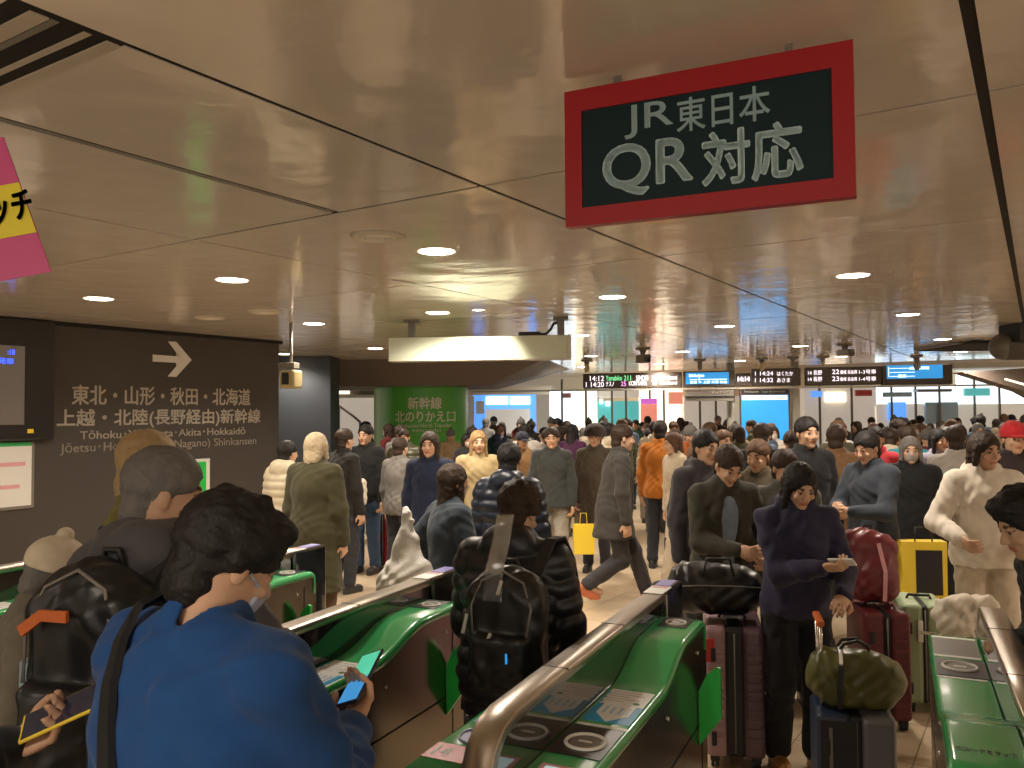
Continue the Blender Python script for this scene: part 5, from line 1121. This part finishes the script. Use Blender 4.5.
# black holdall on the lilac case
p = atd(716, 600, 4.5)
def bdf(S): S.cap((-.13, 0, .14), (.13, 0, .13), .14, .13, .03, sy=.85); S.cut((0, 0, .006), (0, 0, -1))
t = blob('holdall', 'black leather holdall resting on the lilac suitcase', 'bag', (p.x-.0, 4.50, .752), R_(-5), (-.32, -.2, -.01), (.32, .2, .33), .008, bdf, LEATHER, (.014, .012, .012), .006)
m = MB(); m.tube([(-.08, -.10, .22), (-.06, -.09, .31), (.06, -.09, .31), (.08, -.10, .22)], .008, MT['black'], 8); m.build('carry_handle', t)
m = MB(); m.tube([(-.22, -.125, .17), (-.1, -.135, .178), (.1, -.135, .175), (.22, -.12, .165)], .003, MT['grey'], 6); m.build('zip', t)
# burgundy rucksack on the burgundy case
p = atd(868, 560, 5.0)
def bur(S): S.box((0, 0, .20), (.16, .11, .20), .08); S.ell((-.04, 0, .36), (.10, .09, .07), .05); S.ell((.04, -.11, .15), (.11, .05, .11), .03); S.cut((0, 0, .006), (0, 0, -1))
t = blob('rucksack', 'burgundy red rucksack standing on the burgundy suitcase', 'backpack', (p.x, 5.0, .705), R_(-10), (-.22, -.22, -.01), (.22, .18, .46), .008, bur, NYLON, (.17, .025, .03), .006)
m = MB(); m.strip([(.05, -.165, .03), (.055, -.17, .2), (.03, -.13, .36)], .022, .006, MT['pink'], (1, 0, 0)); m.build('strap', t); m = MB(); m.tube([(-.03, 0, .41), (-.02, 0, .45), (.02, 0, .45), (.03, 0, .41)], .007, MT['black'], 6); m.build('top_loop', t)
# cream coat bundled on the cream case
def coatb(S):
    S.ell((0, 0, .09), (.15, .12, .10), .03); S.ell((-.08, -.04, .04), (.09, .10, .08), .05); S.ell((.09, -.04, .10), (.07, .09, .09), .04); S.cap((-.1, -.06, .15), (.1, -.08, .16), .04, k=.03); S.cap((.13, -.08, .12), (.18, -.12, -.05), .04, k=.03)
blob('folded_coat', 'cream white coat bundled on the cream suitcase behind the right gate', 'coat', (atd(962, 620, 4.5).x, 4.50, .655), R_(10), (-.26, -.24, -.12), (.26, .2, .28), .008, coatb, CLOTH, (.62, .56, .45), .010)
# yellow and black carrier bag
p = atd(922, 575, 6.0); t = thing('carrier_bag', 'yellow carrier bag with a black panel beside the wide black coat', 'bag', (p.x, 6.0, .50), R_(-8))
m = MB(); m.prism([(-.15, 0), (.15, 0), (.155, .40), (-.155, .40)], -.06, .06, 1, MT['yellow']); m.build('bag_body', t); m = MB(); m.prism([(-.06, .02), (.12, .02), (.12, .34), (-.06, .34)], -.0625, -.0605, 1, MT['black']); m.build('panel', t)
m = MB(); m.tube([(-.06, -.05, .39), (-.05, -.03, .50), (.05, -.03, .50), (.06, -.05, .39)], .006, MT['black'], 6); m.build('carry_handle', t)
p = atd(584, 533, 9.0); t = thing('carrier_bag', 'small yellow carrier bag held low by the lit shop crowd', 'bag', (p.x, 9.05, .30), 0); m = MB(); m.prism([(-.11, 0), (.11, 0), (.115, .32), (-.115, .32)], -.05, .05, 1, MT['yellow']); m.build('bag_body', t); m = MB(); m.tube([(-.04, 0, .31), (-.03, 0, .44), (.03, 0, .44), (.04, 0, .31)], .006, MT['yellow'], 6); m.build('carry_handle', t)
# white plastic bag held by the masked person
wh = local_to(r23, f23.wr[0]+np.array((0, .0, -.09)))
def plb(S):
    S.ell((0, 0, -.42), (.165, .10, .13), .04); S.cap((0, 0, -.03), (0, 0, -.40), .026, .150, .06, sy=.62); S.cap((0, 0, .02), (0, 0, -.05), .020, .028, .02)
p = atd(407, 512, 4.75)
blob('plastic_bag', 'full white plastic bag hanging from the hand of the masked person', 'bag', (p.x, 4.75, p.z), 0, (-.2, -.14, -.6), (.2, .14, .05), .008, plb, MT['plastic'], (.8, .8, .75), .007)
# white tote on the blue jeans person, red case behind
def tot(S): S.box((0, 0, -.16), (.17, .06, .15), .05); S.ell((0, 0, -.24), (.17, .08, .09), .04); S.cap((-.08, 0, -.03), (-.02, 0, .2), .012, k=.01); S.cap((.08, 0, -.03), (.02, 0, .2), .012, k=.01)
p = atd(351, 478, 9.3); blob('tote_bag', 'cream white tote slung on the person in blue jeans', 'bag', (p.x, 9.32, p.z), 0, (-.22, -.12, -.36), (.22, .12, .24), .011, tot, CLOTH, (.66, .60, .48), .006)
redc = mat('case_red', (.33, .02, .035), .4); p = atd(382, 520, 9.9); suitcase('red suitcase beside the person in blue jeans', p.x, 9.9, R_(10), .28, .40, .62, redc, redc, 8, .10)
